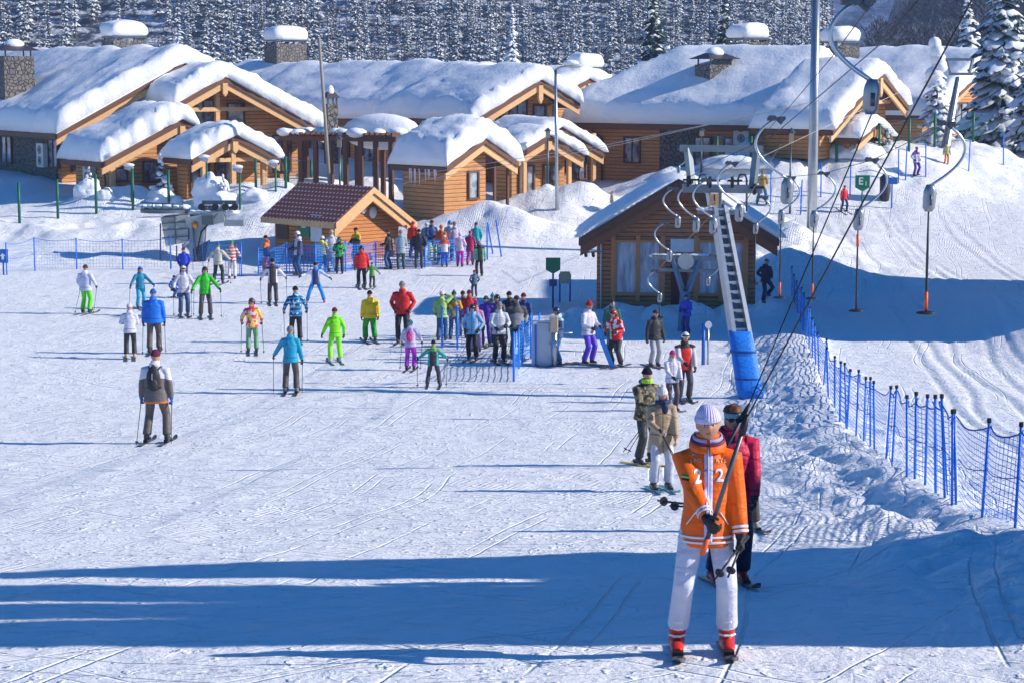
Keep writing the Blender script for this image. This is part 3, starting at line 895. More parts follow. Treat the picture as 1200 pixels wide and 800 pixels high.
# ---- middle lodge group
B0, H, fy, xl, xr = gable_house((575, 88), 118, 35, 5.2, 4.0, 31, .50, 'middle lodge body under a long smooth snow roof', T=.95, seed=5, inset=(.8, .8, 1.5))
for yy in (3, 6.2, 9.4, 12.5): window(B0, yy, 1.0, 1.6, 1.5, fy, side=1, sx=xl)
B1, H, fy, xl, xr = gable_house((633, 93), 112, 35, 4.4, 2.7, 9, .50, 'middle lodge wing with glazed gable facing the slope', T=.95, seed=6, inset=(.7, .5, 1.5))
window(B1, -2.2, H - 2.95, 1.0, 1.3, fy); window(B1, -.5, H - 2.8, 1.2, 1.6, fy); window(B1, 1.0, H - 2.9, .7, 1.4, fy, mull=0)
for x in (-2.95, -1.4, 1.6):
    m = MB(); m.box((x, fy - .12, H * .4), (.24, .24, H * .8 - abs(x) * .3)); m.build('post', BEAM, B1)
B2, H, fy, xl, xr = gable_house((643, 158), 103, 35, 1.9, 2.2, 3.0, .5, 'small entrance gable with thick lumpy snow, middle lodge front', cat='porch', name='entrance_porch', T=.62, seed=7, inset=(.4, .4, 1.1))
window(B2, -.6, .9, .8, 1.5, fy); window(B2, .9, .9, .8, 1.5, fy)
for x in (-1.3, 1.5):
    m = MB(); m.box((x, .3, (H - .4 - abs(x) * .5) / 2), (.2, .2, H - .4 - abs(x) * .5)); m.build('post', BEAM, B2)
B3, H, fy, xl, xr = gable_house((656, 148), 107, 35, 1.4, 2.9, 5, .5, 'right hand annex gable tucked behind the small entrance gable', cat='annex', name='annex', T=.6, seed=8, inset=(.4, .5, 1.0))
window(B3, .6, 1.3, 1.0, 1.4, fy); window(B3, 2.0, 1.0, .8, 1.5, fy)
m = MB(); m.box((2.45, .3, 1.9), (.2, .2, 3.0)); m.build('post', BEAM, B3)
# pergola
pa = at(335, 165, 106); pb = at(458, 162, 104)
g0 = gzf((pa.x + pb.x) / 2, pa.y)
pg = empty('pergola', (pa.x, pa.y, g0 - .3), math.atan2(pb.y - pa.y, pb.x - pa.x), 'long timber pergola terrace roofed with lumps of snow', 'pergola')
Lp = (pb - pa).length; hp = pa.z - g0 + .3
for i in range(8):
    m = MB(); m.box((Lp * i / 7, 0, hp / 2), (.22, .22, hp)); m.build('post', BEAMD, pg)
for i in range(5):
    m = MB(); m.box((Lp * i / 4, 2.4, hp / 2), (.22, .22, hp)); m.build('post', BEAMD, pg)
MB().box((Lp / 2, 0, hp + .13), (Lp + .6, .18, .26)).build('beam', BEAMD, pg)
MB().box((Lp / 2, 2.4, hp + .13), (Lp + .6, .18, .26)).build('beam', BEAMD, pg)
m = MB()
for i in range(22): m.box((-.2 + (Lp + .4) * i / 21, 1.2, hp + .36), (.09, 3.2, .18))
m.build('rafters', BEAMD, pg)
m = MB()
for i in range(34): m.ell((-.2 + (Lp + .4) * rnd.random(), rnd.uniform(-.3, 2.7), hp + .45), (rnd.uniform(.3, .6), rnd.uniform(.3, .6), rnd.uniform(.14, .26)), 9, 5)
m.ell((Lp * .78, 1.8, hp + .45), (2.2, 1.0, .95), 18, 9)
tag(m.build('snow_lumps', SNOW, pg, smooth=True), kind='stuff')
# ---- right lodge group
C1, H, fy, xl, xr = gable_house((968, 70), 113, 57, 5.7, 5.5, 13.6, .62, 'wide right lodge with hipped snow roof and metal capped chimney', T=.95, hip=5.0, seed=9, inset=(.9, .9, 1.3), wall=WOOD)
m = MB(); m.box((xl - .06, 6.4, 2.2), (.12, 2.6, 4.4)); m.build('stone_facing', m_stone(), C1)
for yy, w_ in ((3.2, 1.0), (5.0, .9)): window(C1, yy, 1.2, w_, 1.6, fy, side=1, sx=xl - (.13 if yy > 4.9 else 0))
window(C1, 9.5, 1.4, .9, 1.3, fy, side=1, sx=xl)
window(C1, -2.8, 1.2, 1.2, 1.6, fy)
m = MB(); m.tube([(xl - .5, 11.9, H - 3.9), (xl - .12, 11.4, H - 4.4), (xl - .12, 11.4, .3)], .06, 6); m.build('downpipe', BEAMD, C1)
C2, H, fy, xl, xr = gable_house((1032, 84), 107, 55, 5.6, 3.5, 4.6, .52, 'right lodge wing whose sunlit timber gable faces the piste', T=.85, seed=10, inset=(.7, .6, 1.0))
window(C2, -1.0, H - 4.2, 1.4, 1.5, fy); window(C2, -3.4, 1.2, 1.0, 1.3, fy)
m = MB(); m.bar((-2.4, .5, H - 1.6), (2.2, .5, H - 1.6), .2, .2); m.build('tie_beam', BEAM, C2)
C3, H, fy, xl, xr = gable_house((1026, 144), 105, 50, 1.7, 1.7, 2.0, .45, 'little round-topped snow porch below the right lodge gable', cat='porch', name='entrance_porch', T=.6, seed=12, inset=(.4, .4, .8))
window(C3, 0, .9, .8, 1.4, fy, mull=0)
D1, H, fy, xl, xr = gable_house((1164, 70), 136, 50, 8, 6, 17, .45, 'snow-buried lodge roof behind the snow-capped small fir', T=1.0, seed=13, inset=(.8, .8, 1.2))
window(D1, -2, H - 4.5, 1.6, 1.6, fy)
E1, H, fy, xl, xr = gable_house((690, 92), 132, 40, 4.5, 4.0, 9, .45, 'low snow-buried roof glimpsed between the middle and right lodges', T=1.0, seed=14)
window(E1, 1.0, 1.5, 1.4, 1.4, fy)
# ---- small cabin
SC, H, fy, xl, xr = gable_house((567, 162), 98, 45, 2.5, 2.3, 3.9, .52, 'small square log cabin under a huge overhanging snow load', cat='cabin', name='cabin', T=1.15, seed=16, inset=(.35, 1.7, .5), post=False, thickness=.12)
window(SC, -.25, 1.35, .55, 1.2, fy, mull=0)
for x in (1.0, 1.9):
    m = MB(); m.box((x, .3, (H - x * .52) / 2 - .05), (.12, .12, H - x * .52 - .2)); m.build('post', BEAMD, SC)
m = MB()
for i in range(14):
    yy = rnd.uniform(.2, 2.6); m.tube([(-2.55, yy, H - 1.45), (-2.55, yy, H - 1.5 - rnd.uniform(.2, .8))], [.04, .005], 5)
tag(m.build('icicles', SNOW, SC), kind='stuff')
m = MB(); m.box((1.4, .4, .75), (1.3, 1.2, .1)); m.box((1.5, -.4, .5), (1.0, .5, .1)); m.build('steps', BEAMD, SC)
# ---- ticket cabin with brown metal tiles
t_ = NT('brown_metal_tiles'); o_ = t_.obj(); sp = t_.n('ShaderNodeSeparateXYZ'); t_.l(o_, sp)
row = t_.math('FRACT', t_.math('MULTIPLY', sp.outputs[0], 4.2)); colm = t_.math('SINE', t_.math('MULTIPLY', sp.outputs[1], 26))
dust = t_.math('MULTIPLY', t_.math('GREATER_THAN', row, .72), t_.math('GREATER_THAN', t_.math('ADD', colm, t_.math('MULTIPLY', t_.noise(o_, 1.5, 3), 1.2)), .75))
TILES = t_.out(t_.mix(dust, (.42, .105, .06), (.75, .78, .85)), .85, t_.bump(t_.math('ADD', row, t_.math('MULTIPLY', colm, .3)), .8, .05), .1)
TC, H, fy, xl, xr = gable_house((437, 219), 88, 45, 2.15, 2.5, 5.0, .66, 'ticket cabin with tiled brown roof behind the blue queue fence', cat='cabin', name='ticket_cabin', snow=False, inset=(.35, .55, .55), roofmat=TILES, beam=BEAM, fascia=BEAM, post=False, thickness=.10, wall=m_planks('orange_log_cladding', (.58, .23, .07), .16))
sg = MB(); sg.box((xl - .04, 2.45, 2.0), (.06, .8, 1.0)); sgo = sg.build('lift_sign', m_plain('sign_green', (.005, .20, .10), .4), TC)
sg = MB(); sg.box((xl - .04, 1.6, 1.95), (.05, .75, 1.15)); sg.build('price_board', m_plain('board_white', (.65, .68, .72), .4), TC)
sg = MB(); sg.box((xl - .03, 3.95, 1.9), (.05, .8, 1.1)); sg.build('hatch', BEAMD, TC)
def text_mesh(body, size, mat, name, parent=None, loc=(0, 0, 0), rot=(PI / 2, 0, 0), ext=.006, bold=False):
    cu = bpy.data.curves.new(name, 'FONT'); cu.body = body; cu.size = size; cu.extrude = ext; cu.align_x = 'CENTER'; cu.align_y = 'CENTER'
    if bold: cu.offset = size * .018
    ob = bpy.data.objects.new(name, cu); COL.objects.link(ob)
    bpy.context.view_layer.update()
    me = bpy.data.meshes.new_from_object(ob.evaluated_get(bpy.context.evaluated_depsgraph_get()))
    bpy.data.objects.remove(ob)
    me.materials.clear(); me.materials.append(mat)
    o = bpy.data.objects.new(name, me); COL.objects.link(o); o.parent = parent; o.location = loc; o.rotation_euler = rot
    return o
text_mesh('E', .62, WHITEP, 'lettering', sgo, (xl - .08, 2.45, 2.12), (PI / 2, 0, -PI / 2), bold=True)
sg = MB(); sg.ell((-.1, fy - .02, H - 1.0), (.16, .1, .2), 12, 8); sg.build('lamp', WHITEP, TC, smooth=True)
sg = MB(); sg.ell((.45, fy - .02, H - 1.15), (.22, .08, .26), 12, 8); sg.build('satellite_dish', WHITEP, TC, smooth=True)
# ---- lift hut
LH, H, fy, xl, xr = gable_house((797, 210), 70, -4, 3.4, 3.35, 5.2, .60, 'dark brown lift hut behind the near pylon', cat='hut', name='lift_hut', T=.20, seed=20, inset=(.55, .7, .7), wall=HUTW, beam=m_plain('red_brown_timber', (.24, .085, .035), .6, 0.0, .2), fascia=BEAMD, post=False, thickness=.12)
BRN = m_plain('window_brown', (.62, .25, .10), .5)
t = NT('curtained_glass'); CURT = t.out(t.mix(t.ramp(t.noise(t.map(t.obj(), (5, 5, .8)), 1.2, 4), .35, .65), (.16, .20, .26), (.62, .66, .74)), .15, None, .7)
for x, n in ((-1.42, 1), (1.45, 1)):
    window(LH, x, 1.35, 1.45, 1.75, fy, mull=n, frame=BRN, pane=CURT)
    for e in (-.86, 0, .86): m = MB(); m.box((x + e, fy - .06, 2.2), (.15, .12, 2.3)); m.build('window_post', BRN, LH)
m = MB(); m.box((0, fy - .04, 1.5), (.55, .06, 2.0)); m.build('door', m_plain('red_door', (.12, .02, .015), .5), LH)
m = MB(); m.box((0.2, fy - .05, 3.0), (1.0, .05, .45)); m.build('notice_board', m_plain('board_white', (.65, .68, .72), .4), LH)
for x in (-2.6, 2.45):
    m = MB(); m.box((x, fy - .06, 3.35), (.22, .1, .22)); m.build('flood_lamp', WHITEP, LH)
m = MB(); m.tube([(xl + .15, fy - .06, .3), (xl + .15, fy - .06, 3.2)], .03, 6); m.build('conduit', STEEL, LH)

# ---- chimneys
chimney(18, 66, 98, 116, 46, 'stone chimney with dark hipped cap at the left edge', 'hip')
chimney(146, 48, 66, 124, 52, 'broad chimney under snow cap behind the left ridge')
chimney(335, 52, 80, 139, 50, 'square stone chimney with snow cap, left of the leaning pole')
chimney(388, 122, 165, 106, 17, 'slim stone chimney beside the leaning pole, above the pergola', 'none' if False else 'hip')
chimney(686, 84, 96, 138, 40, 'snow-capped chimney between the middle and right lodges')
chimney(837, 76, 102, 114, 46, 'chimney with metal hip cap in the middle of the hipped roof', 'hip')
chimney(876, 50, 62, 132, 48, 'snow-capped chimney behind the hipped roof, near the narrow fir')
chimney(984, 54, 70, 130, 46, 'snow-capped chimney behind the steel mast')
aircon(54, 182, 107.5, 35, 'cream air conditioner beside the stone facing, far left')
aircon(109, 200, 101.5, 35, 'air conditioner on the porch annex wall above the snow')
aircon(872, 156, 107.5, 57, 'twin fan air conditioner under the eave of the right lodge')
# ================================================================== people
def ik(a, b, l1, l2, pole):
    """joint position of a two-bone chain from a to b bending towards pole; b is pulled in when out of reach"""
    a = Vector(a); b = Vector(b); d = b - a; L = d.length
    if L > (l1 + l2) * .995: b = a + d * ((l1 + l2) * .995 / L); d = b - a; L = d.length
    u = d.normalized(); c = (l1 * l1 - l2 * l2 + L * L) / (2 * L); h = math.sqrt(max(0, l1 * l1 - c * c))
    p = Vector(pole); p = (p - u * p.dot(u)).normalized()
    return a + u * c + p * h, b

def remesh(o, vox, it=3, fac=.5):
    m = o.modifiers.new('remesh', 'REMESH'); m.mode = 'VOXEL'; m.voxel_size = vox; m.use_smooth_shade = True
    if it:
        s = o.modifiers.new('smooth', 'SMOOTH'); s.iterations = it; s.factor = fac
    return o

def frame(d, ref):
    d = Vector(d).normalized(); r = Vector(ref); r = (r - d * r.dot(d)).normalized()
    return r, d.cross(r).normalized(), d           # x, y, z axes

def hand_geo(mb, wrist, dirv, palm_n, side, grip=.5, s=1.0):
    """palm, four unequal bent fingers and a thumb. dirv: wrist to knuckles, palm_n: out of the palm, side: +1 / -1 where the thumb is"""
    z = Vector(dirv).normalized(); n = Vector(palm_n); n = (n - z * n.dot(z)).normalized(); x = z.cross(n).normalized() * side
    w = Vector(wrist)
    mb.tube([w - z * .01, w + z * .03 * s, w + z * .06 * s, w + z * .09 * s], [(.024 * s, .02 * s), (.034 * s, .019 * s), (.041 * s, .018 * s), (.036 * s, .015 * s)], 8) if False else None
    rings = []
    for q, a, b in ((-.01, .026, .02), (.03, .036, .019), (.065, .043, .018), (.09, .041, .015)):
        c = w + z * q * s
        rings.append([c + x * (a * s * math.cos(t)) + n * (b * s * math.sin(t)) for t in [2 * PI * k / 10 for k in range(10)]])
    mb.rings(rings)
    for i, (off, ln) in enumerate(((.031, .070), (.011, .078), (-.010, .073), (-.030, .058))):
        p = w + z * .085 * s + x * off * s; d = z.copy(); pts = [p - z * .01]; rr = .0105 * s
        for seg, (fr, bend) in enumerate(((.45, .9), (.32, 1.1), (.23, .8))):
            ang = bend * grip
            d = (Matrix.Rotation(ang, 3, z.cross(n)) @ d) if True else d
            p = p + d * ln * fr * s; pts.append(p)
        mb.tube(pts, [rr * 1.1, rr, rr * .95, rr * .8], 6)
    p = w + z * .03 * s + x * .032 * s; d = (z * .65 + x * .75 + n * .25).normalized()
    q = p + d * .035 * s; d2 = (z * .9 + n * (.2 + .7 * grip) - x * .1 * grip).normalized()
    mb.tube([p, q, q + d2 * .032 * s], [.014 * s, .0125 * s, .010 * s], 6)

def head_geo(mb, c, rot, s=1.0, n=20, m=16):
    """a head with brow, eye sockets, nose, lips, chin and ears"""
    def fn(v):
        x, y, z = v
        z0 = z / .118
        if z0 < 0: x *= 1 - .26 * (-z0) ** 1.8; y = y * (1 - .10 * (-z0)) - .008 * (-z0)
        front = y < 0
        if front:
            g = lambda cx, cz, sx, sz: math.exp(-((x - cx) / sx) ** 2 - ((z - cz) / sz) ** 2)
            y -= .020 * g(0, -.020, .011, .020) + .010 * g(0, .004, .010, .022)       # nose
            y += .010 * (g(.032, .006, .016, .011) + g(-.032, .006, .016, .011))        # sockets
            y -= .004 * g(0, .030, .045, .010)                                           # brow
            y -= .006 * g(0, -.058, .020, .009)                                          # lips
            y -= .008 * g(0, -.095, .022, .018)                                          # chin
            y -= .004 * (g(.038, -.028, .018, .02) + g(-.038, -.028, .018, .02))
        return Vector((x, y, z))
    mb.ell(c, (.080 * s, .095 * s, .116 * s), n, m, rot, (lambda v: fn(v / s) * s))
    for sx in (-1, 1):
        mb.ell(Vector(c) + rot @ Vector((sx * .078 * s, .008, -.008)), (.012 * s, .02 * s, .03 * s), 8, 6, rot)

@cached
def m_hat_knit(col):
    t = NT('knitted_wool'); o = t.obj(); sep = t.n('ShaderNodeSeparateXYZ'); t.l(o, sep)
    a = t.math('SINE', t.math('MULTIPLY', t.math('ARCTAN2', sep.outputs[0], sep.outputs[1]), 42))
    b = t.math('SINE', t.math('MULTIPLY', sep.outputs[2], 500))
    return t.out(t.mix(t.math('MULTIPLY', a, .5), col, tuple(v * .7 for v in col)), .85, t.bump(t.math('ADD', a, t.math('MULTIPLY', b, .4)), .6, .004), .1)

people = {}
HATC = dict(white=(.72, .70, .72), black=(.02, .02, .025), blue=(.02, .16, .55), red=(.55, .03, .03), grey=(.25, .25, .27), green=(.02, .12, .08), brown=(.10, .05, .04), teal=(.02, .35, .40), maroon=(.16, .03, .06), purple=(.22, .05, .28), navy=(.02, .04, .12), lime=(.05, .35, .08), orange=(.7, .15, .02), pink=(.65, .05, .22), cream=(.6, .5, .35))

def person(px, py, hpx, face, jacket, pants, hat, label, short=None, arms='poles', lean=0, crouch=0, stance=.13, skis=True, poles=True, width=1.0, coat=0, hood=False,
           boots=(.05, .05, .06), detail=0, hands=None, feet=None, glove=(.02, .02, .025), hair=None, look=0, t=None, group=None, kscale=None, ski_col=(.05, .05, .06), skin=None, skilen=1.5, head_tilt=0, polepts=None, hem=0.0, head_down=0, elb=.7, loosepants=1.0, pantlen=.13):
    g, tt = ground(px, py)
    if t is not None: tt = t
    th = R(face + (rnd.uniform(-14, 14) if detail == 0 else 0)); width *= rnd.uniform(.95, 1.06) if detail == 0 else 1
    k = hpx * tt / FPX / 1.80 if kscale is None else kscale
    k = max(.45, min(1.12, k))
    vox = (.021, .016, .0085)[detail] if hpx * k > 0 else .02
    c, s_ = math.cos(th), math.sin(th)
    def loc2w(v): return Vector((g.x + k * (v.x * c - v.y * s_), g.y + k * (v.x * s_ + v.y * c), g.z + k * v.z))
    def gl(x, y):
        w = loc2w(Vector((x, y, 0))); return (gzf(w.x, w.y) - g.z) / k
    # ---- skeleton
    if feet is None:
        feet = ((-stance, rnd.uniform(-.05, .05)), (stance, rnd.uniform(-.05, .05)))
    sh = .035 if skis else .0
    F = [Vector((x, y, gl(x, y) + sh)) for x, y in feet]
    fz = min(f.z for f in F)
    hz = .93 - crouch + (fz if fz < 0 else fz * .5)
    la = R(lean)
    P = Vector((0, crouch * .35, hz))
    up = Vector((0, -math.sin(la), math.cos(la))); fw = Vector((0, -math.cos(la), -math.sin(la)))
    neck = P + up * .57; headc = neck + up * .11 + Vector((0, -.025, .035)) + fw * (.02 + .03 * (head_down > 0))
    shw = .175 * width
    SHL = [neck + Vector((sx * shw, 0, 0)) - up * .098 for sx in (-1, 1)]
    HIP = [P + Vector((sx * .092, 0, 0)) for sx in (-1, 1)]
    ANK = [f + Vector((0, .02, .10)) for f in F]
    KN = []
    for i in (0, 1):
        kn, a = ik(HIP[i], ANK[i], .435, .43, (F[i].x * .6, -1, 0)); KN.append(kn)
    if hands is None:
        j = lambda: rnd.uniform(-.03, .03)
        hands = {'poles': ((-.34 + j(), -.26 + j(), 1.0 + j()), (.34 + j(), -.26 + j(), 1.0 + j())),
                 'down': ((-.30, -.04 + j(), .80), (.30, -.04 + j(), .80)),
                 'front': ((-.16 + j(), -.30, 1.06 + j()), (.16 + j(), -.30, 1.10 + j())),
                 'out': ((-.50 + j(), -.24 + j(), 1.02 + 2 * j()), (.48 + j(), -.28 + j(), 1.00 + 2 * j())),
                 'hips': ((-.23, -.1, .98), (.23, -.1, .98)),
                 'ride': ((-.10, -.36, 1.05 + j()), (.22, -.22, .86)),
                 'up': ((-.2, -.2, 1.62), (.26, -.2, .95)),
                 'pockets': ((-.2, -.15, .93), (.2, -.15, .93))}[arms]
    HD = []; EL = []
    for i in (0, 1):
        tgt = Vector(hands[i]) + Vector((0, -math.sin(la) * .35, (hz - .93) * .6))
        e, h = ik(SHL[i], tgt, .285, .27, ((-1 if i == 0 else 1) * elb, .6, -.7)); EL.append(e); HD.append(h)
    rot = Matrix.Rotation(R(look), 3, 'Z') @ Matrix.Rotation(R(head_down) + la * .3, 3, 'X') @ Matrix.Rotation(R(head_tilt), 3, 'Y')
    # ---- body (one continuous surface)
    mb = MB()
    hn = (12, 18, 30)[detail]
    if not hasattr(person, 'x'): pass
    head_geo(mb, headc, rot, .98, hn, max(9, hn - 6))
    mb.tube([neck - up * .06, neck + up * .02, headc - up * .03 + Vector((0, .015, 0))], [.055, .050, .052], 10)
    tb = [(-.06, .135, .10), (.05, .14, .105), (.2, .12, .09), (.36, .145, .105), (.47, .13, .085), (.55, .06, .06)]
    rings = []
    for zz, a, b in tb:
        cc = P + up * zz; rings.append([cc + Vector((a * width * math.cos(q), 0, 0)) + fw * (-b * math.sin(q)) for q in [2 * PI * i_ / 14 for i_ in range(14)]])
    mb.rings(rings)
    for i in (0, 1):
        sx = -1 if i == 0 else 1
        mb.tube([SHL[i] - Vector((sx * .06, 0, 0)), SHL[i], EL[i], HD[i]], [.05, .05, .038, .026], 8)
        mb.tube([HIP[i] + Vector((0, 0, .03)), KN[i], ANK[i], ANK[i] - Vector((0, 0, .05))], [.08, .055, .04, .04], 8)
        mb.tube([ANK[i] + Vector((0, .04, -.06)), ANK[i] + Vector((0, -.04, -.06)), ANK[i] + Vector((0, -.15, -.075))], [.035, .035, .022], 6)
        d = (HD[i] - EL[i]).normalized()
        hand_geo(mb, HD[i], d, Vector((-sx * .8, 0, -.3)), 1 if i == 0 else -1, .9, .8)
    body = mb.build('person', skin or SKIN, None, True)
    remesh(body, (.02, .012, .0065)[detail], 2 if detail < 2 else 1, .4)
    body.location = g; body.rotation_euler = (0, 0, th); body.scale = (k, k, k)
    tag(body, label, 'person', group)
    # ---- jacket
    mb = MB(); w = width; hb = -.10 - coat - hem
    tb = [(hb, .206 + coat * .08, .170 + coat * .08), (hb + .03, .210 + coat * .08, .174 + coat * .08), (.0, .196, .162), (.14, .174, .140), (.28, .182, .142), (.38, .184, .138), (.46, .150, .112), (.525, .098, .090), (.575, .082, .082), (.60, .080, .082)]
    rings = []
    for zz, a, b in tb:
        cc = P + (up * zz if zz > 0 else Vector((0, 0, zz))); f2 = fw if zz > 0 else Vector((0, -1, 0))
        rings.append([cc + Vector((math.copysign(abs(math.cos(q)) ** .85, math.cos(q)) * a * w, 0, 0)) + f2 * (-b * math.copysign(abs(math.sin(q)) ** .9, math.sin(q))) for q in [2 * PI * i_ / 24 for i_ in range(24)]])
    mb.rings(rings)
    for i in (0, 1):
        sx = -1 if i == 0 else 1
        m1 = SHL[i].lerp(EL[i], .5); m2 = EL[i].lerp(HD[i], .5); hd = HD[i] - (HD[i] - EL[i]).normalized() * .015
        mb.tube([SHL[i] - Vector((sx * .07, 0, -.0)), SHL[i] + Vector((sx * .01, 0, -.01)), m1, EL[i], m2, hd], [.080, .082, .074, .066, .060, .050], 12)
    mb.tube([neck + up * .0, neck + up * .075], [.088, .084], 14)
    if hood:
        mb.ell(headc + rot @ Vector((0, .022, .01)), (.112, .112, .145), 16, 10, rot)
        cut = True
    else:
        mb.ell(neck + Vector((0, .085, .0)) + up * .0, (.105, .065, .06), 14, 8)
    jk = mb.build('jacket', jacket, body, True); remesh(jk, vox, (2, 3, 4)[detail], .5)
    # ---- trousers
    mb = MB()
    lp = loosepants
    for i in (0, 1):
        m1 = HIP[i].lerp(KN[i], .5); m2 = KN[i].lerp(ANK[i], .5); lo = ANK[i] + (KN[i] - ANK[i]) * ((pantlen - .10) / .43)
        mb.tube([HIP[i] + Vector((0, 0, .06)), HIP[i], m1, KN[i], m2, lo], [.080 * lp, .098 * lp, .094 * lp, .082 * lp, .082 * lp, .086 * lp], 12)
    mb.ell(P + Vector((0, 0, .03)), (.150 * w, .118, .13), 14, 8)
    tr = mb.build('trousers', pants, body, True); remesh(tr, vox, (2, 3, 4)[detail], .5)
    # ---- boots
    bm_ = m_plain('boot_shell', boots, .35)
    for i in (0, 1):
        sx = -1 if i == 0 else 1
        mb = MB(); a = ANK[i]; toe = Vector((F[i].x * .15, -1, 0)).normalized(); b0 = F[i]
        up1 = (KN[i] - a).normalized()
        mb.tube([a - Vector((0, 0, .06)), a + up1 * .0, a + up1 * .12, a + up1 * (.20 if skis else .12)], [.056, .058, .064, .066], 12)
        mb.tube([b0 + Vector((0, .075, .045)) , b0 + Vector((0, .03, .05)), b0 + toe * .08 + Vector((0, 0, .05)), b0 + toe * .17 + Vector((0, 0, .038))], [(.045, .042), (.052, .048), (.052, .046), (.040, .032)], 12)
        o = mb.build('boot', bm_, body, True); remesh(o, .012 if detail else .02, 2, .4)
        if detail == 2:
            mb = MB()
            for q in (.02, .08, .14):
                cc = a + up1 * q; mb.tube([cc + Vector((-.055, -.03, 0)), cc + Vector((-.02, -.075, 0)), cc + Vector((.02, -.075, 0)), cc + Vector((.055, -.03, 0))], .009, 6)
            mb.build('buckle', WHITEP, o)
        if skis:
            sk = MB(); yaw = F[i].x * .05
            dx, dy = math.sin(yaw), -math.cos(yaw)
            pts = []
            L1, L2 = skilen * .55, skilen * .45
            for q in np.linspace(-L2, L1, 14):
                x = F[i].x + dx * q; y = F[i].y + dy * q + .0
                z = gl(x, y) + .018 + (max(0, q - (L1 - .16)) * .34 if q > L1 - .16 else 0)
                pts.append((x, y, z, .034 + .012 * abs(q / skilen) * 2 if q < L1 - .05 else .020))
            V = []; 
            for x, y, z, hw in pts: V += [(x - hw, y, z + .011), (x + hw, y, z + .011), (x + hw, y, z - .006), (x - hw, y, z - .006)]
            n = len(pts); Fc = [(0, 1, 2, 3), (4 * n - 1, 4 * n - 2, 4 * n - 3, 4 * n - 4)]
            for j_ in range(n - 1):
                for e in range(4): Fc.append((4 * j_ + e, 4 * j_ + (e + 1) % 4, 4 * j_ + 4 + (e + 1) % 4, 4 * j_ + 4 + e))
            sk.add(V, Fc); so = sk.build('ski', m_plain('ski_topsheet', ski_col, .3), body)
            if detail:
                MB().box((F[i].x, F[i].y + .12, F[i].z + .03), (.075, .09, .06)).build('heel_binding', BLACK, so); MB().box((F[i].x, F[i].y - .19, F[i].z + .025), (.075, .07, .05)).build('toe_binding', BLACK, so)
    # ---- gloves
    gm = m_plain('glove_leather', glove, .6)
    for i in (0, 1):
        sx = -1 if i == 0 else 1; d = (HD[i] - EL[i]).normalized(); mb = MB()
        mb.tube([HD[i] - d * .045, HD[i] - d * .0, HD[i] + d * .03], [.046, .040, .036], 10)
        nrm = Vector((-sx * .8, 0, -.3))
        hand_geo(mb, HD[i] - d * .005, d, nrm, 1 if i == 0 else -1, .95, 1.12)
        o = mb.build('glove', gm, body, True)
        if detail: remesh(o, .006 if detail == 2 else .009, 1, .5)
    # ---- headwear
    kind, hc = hat; col = HATC.get(hc, hc) if isinstance(hc, str) else hc
    if kind in ('beanie', 'pom'):
        mb = MB(); mb.ell(headc + rot @ Vector((0, .006, .022)), (.090, .106, .118), 22, 12, rot, None, .02)
        hm = m_hat_knit(tuple(col))
        o = mb.build('hat', hm, body, True)
        mb = MB(); cc = headc + rot @ Vector((0, .006, .030)); ringp = [cc + rot @ Vector((.089 * math.cos(a), .105 * math.sin(a), 0)) for a in [2 * PI * q / 22 for q in range(23)]]
        rr = []
        for zz, e in ((-.014, 1.0), (-.016, 1.035), (0, 1.06), (.022, 1.05), (.026, .99)):
            rr.append([cc + rot @ Vector((.089 * e * math.cos(a), .105 * e * math.sin(a), zz)) for a in [2 * PI * q / 24 for q in range(24)]])
        mb.rings(rr, False); mb.build('brim', hm, o, True)
        if kind == 'pom':
            mb = MB(); mb.ell(headc + rot @ Vector((0, .01, .150)), (.032, .032, .032), 10, 7); mb.build('bobble', m_hat_knit(tuple(col)), o, True)
    elif kind == 'helmet':
        mb = MB(); mb.ell(headc + rot @ Vector((0, .014, .014)), (.106, .124, .128), 22, 12, rot, None, -.05)
        o = mb.build('helmet', m_plain('helmet_shell', tuple(col), .25), body, True)
        mb = MB()
        for sx in (-1, 1): mb.ell(headc + rot @ Vector((sx * .088, .02, -.035)), (.022, .045, .055), 10, 7, rot)
        mb.build('ear_pad', BLACK, o, True)
        mb = MB(); zc = .045 if detail == 0 else .05
        rr = []
        for zz, e in ((-.022, 1.0), (-.018, 1.07), (.018, 1.07), (.022, 1.0)):
            rr.append([headc + rot @ Vector((.110 * e * math.sin(a), .014 - .126 * e * math.cos(a), zc + zz)) for a in np.linspace(-1.1, 1.1, 12)])
        mb.grid(rr); mb.build('goggles', m_plain('goggle_lens', (.06, .04, .03), .1), o, True)
    elif kind == 'cap':
        mb = MB(); mb.ell(headc + rot @ Vector((0, .006, .028)), (.088, .104, .098), 20, 10, rot, None, .0)
        mb.prism([headc + rot @ Vector((x, y, .03)) for x, y in ((-.07, -.07), (-.06, -.15), (-.02, -.175), (.02, -.175), (.06, -.15), (.07, -.07))], rot @ Vector((0, 0, .012)))
        mb.build('cap', m_plain('cap_cloth', tuple(col), .7), body, True)
    elif kind == 'band':
        mb = MB(); rr = []
        for zz, e in ((-.002, .99), (.0, 1.04), (.04, 1.04), (.044, .97)):
            rr.append([headc + rot @ Vector((.085 * e * math.cos(a), .002 + .101 * e * math.sin(a), .022 + zz)) for a in [2 * PI * q / 26 for q in range(26)]])
        mb.rings(rr, False); mb.build('headband', m_hat_knit(tuple(col)), body, True)
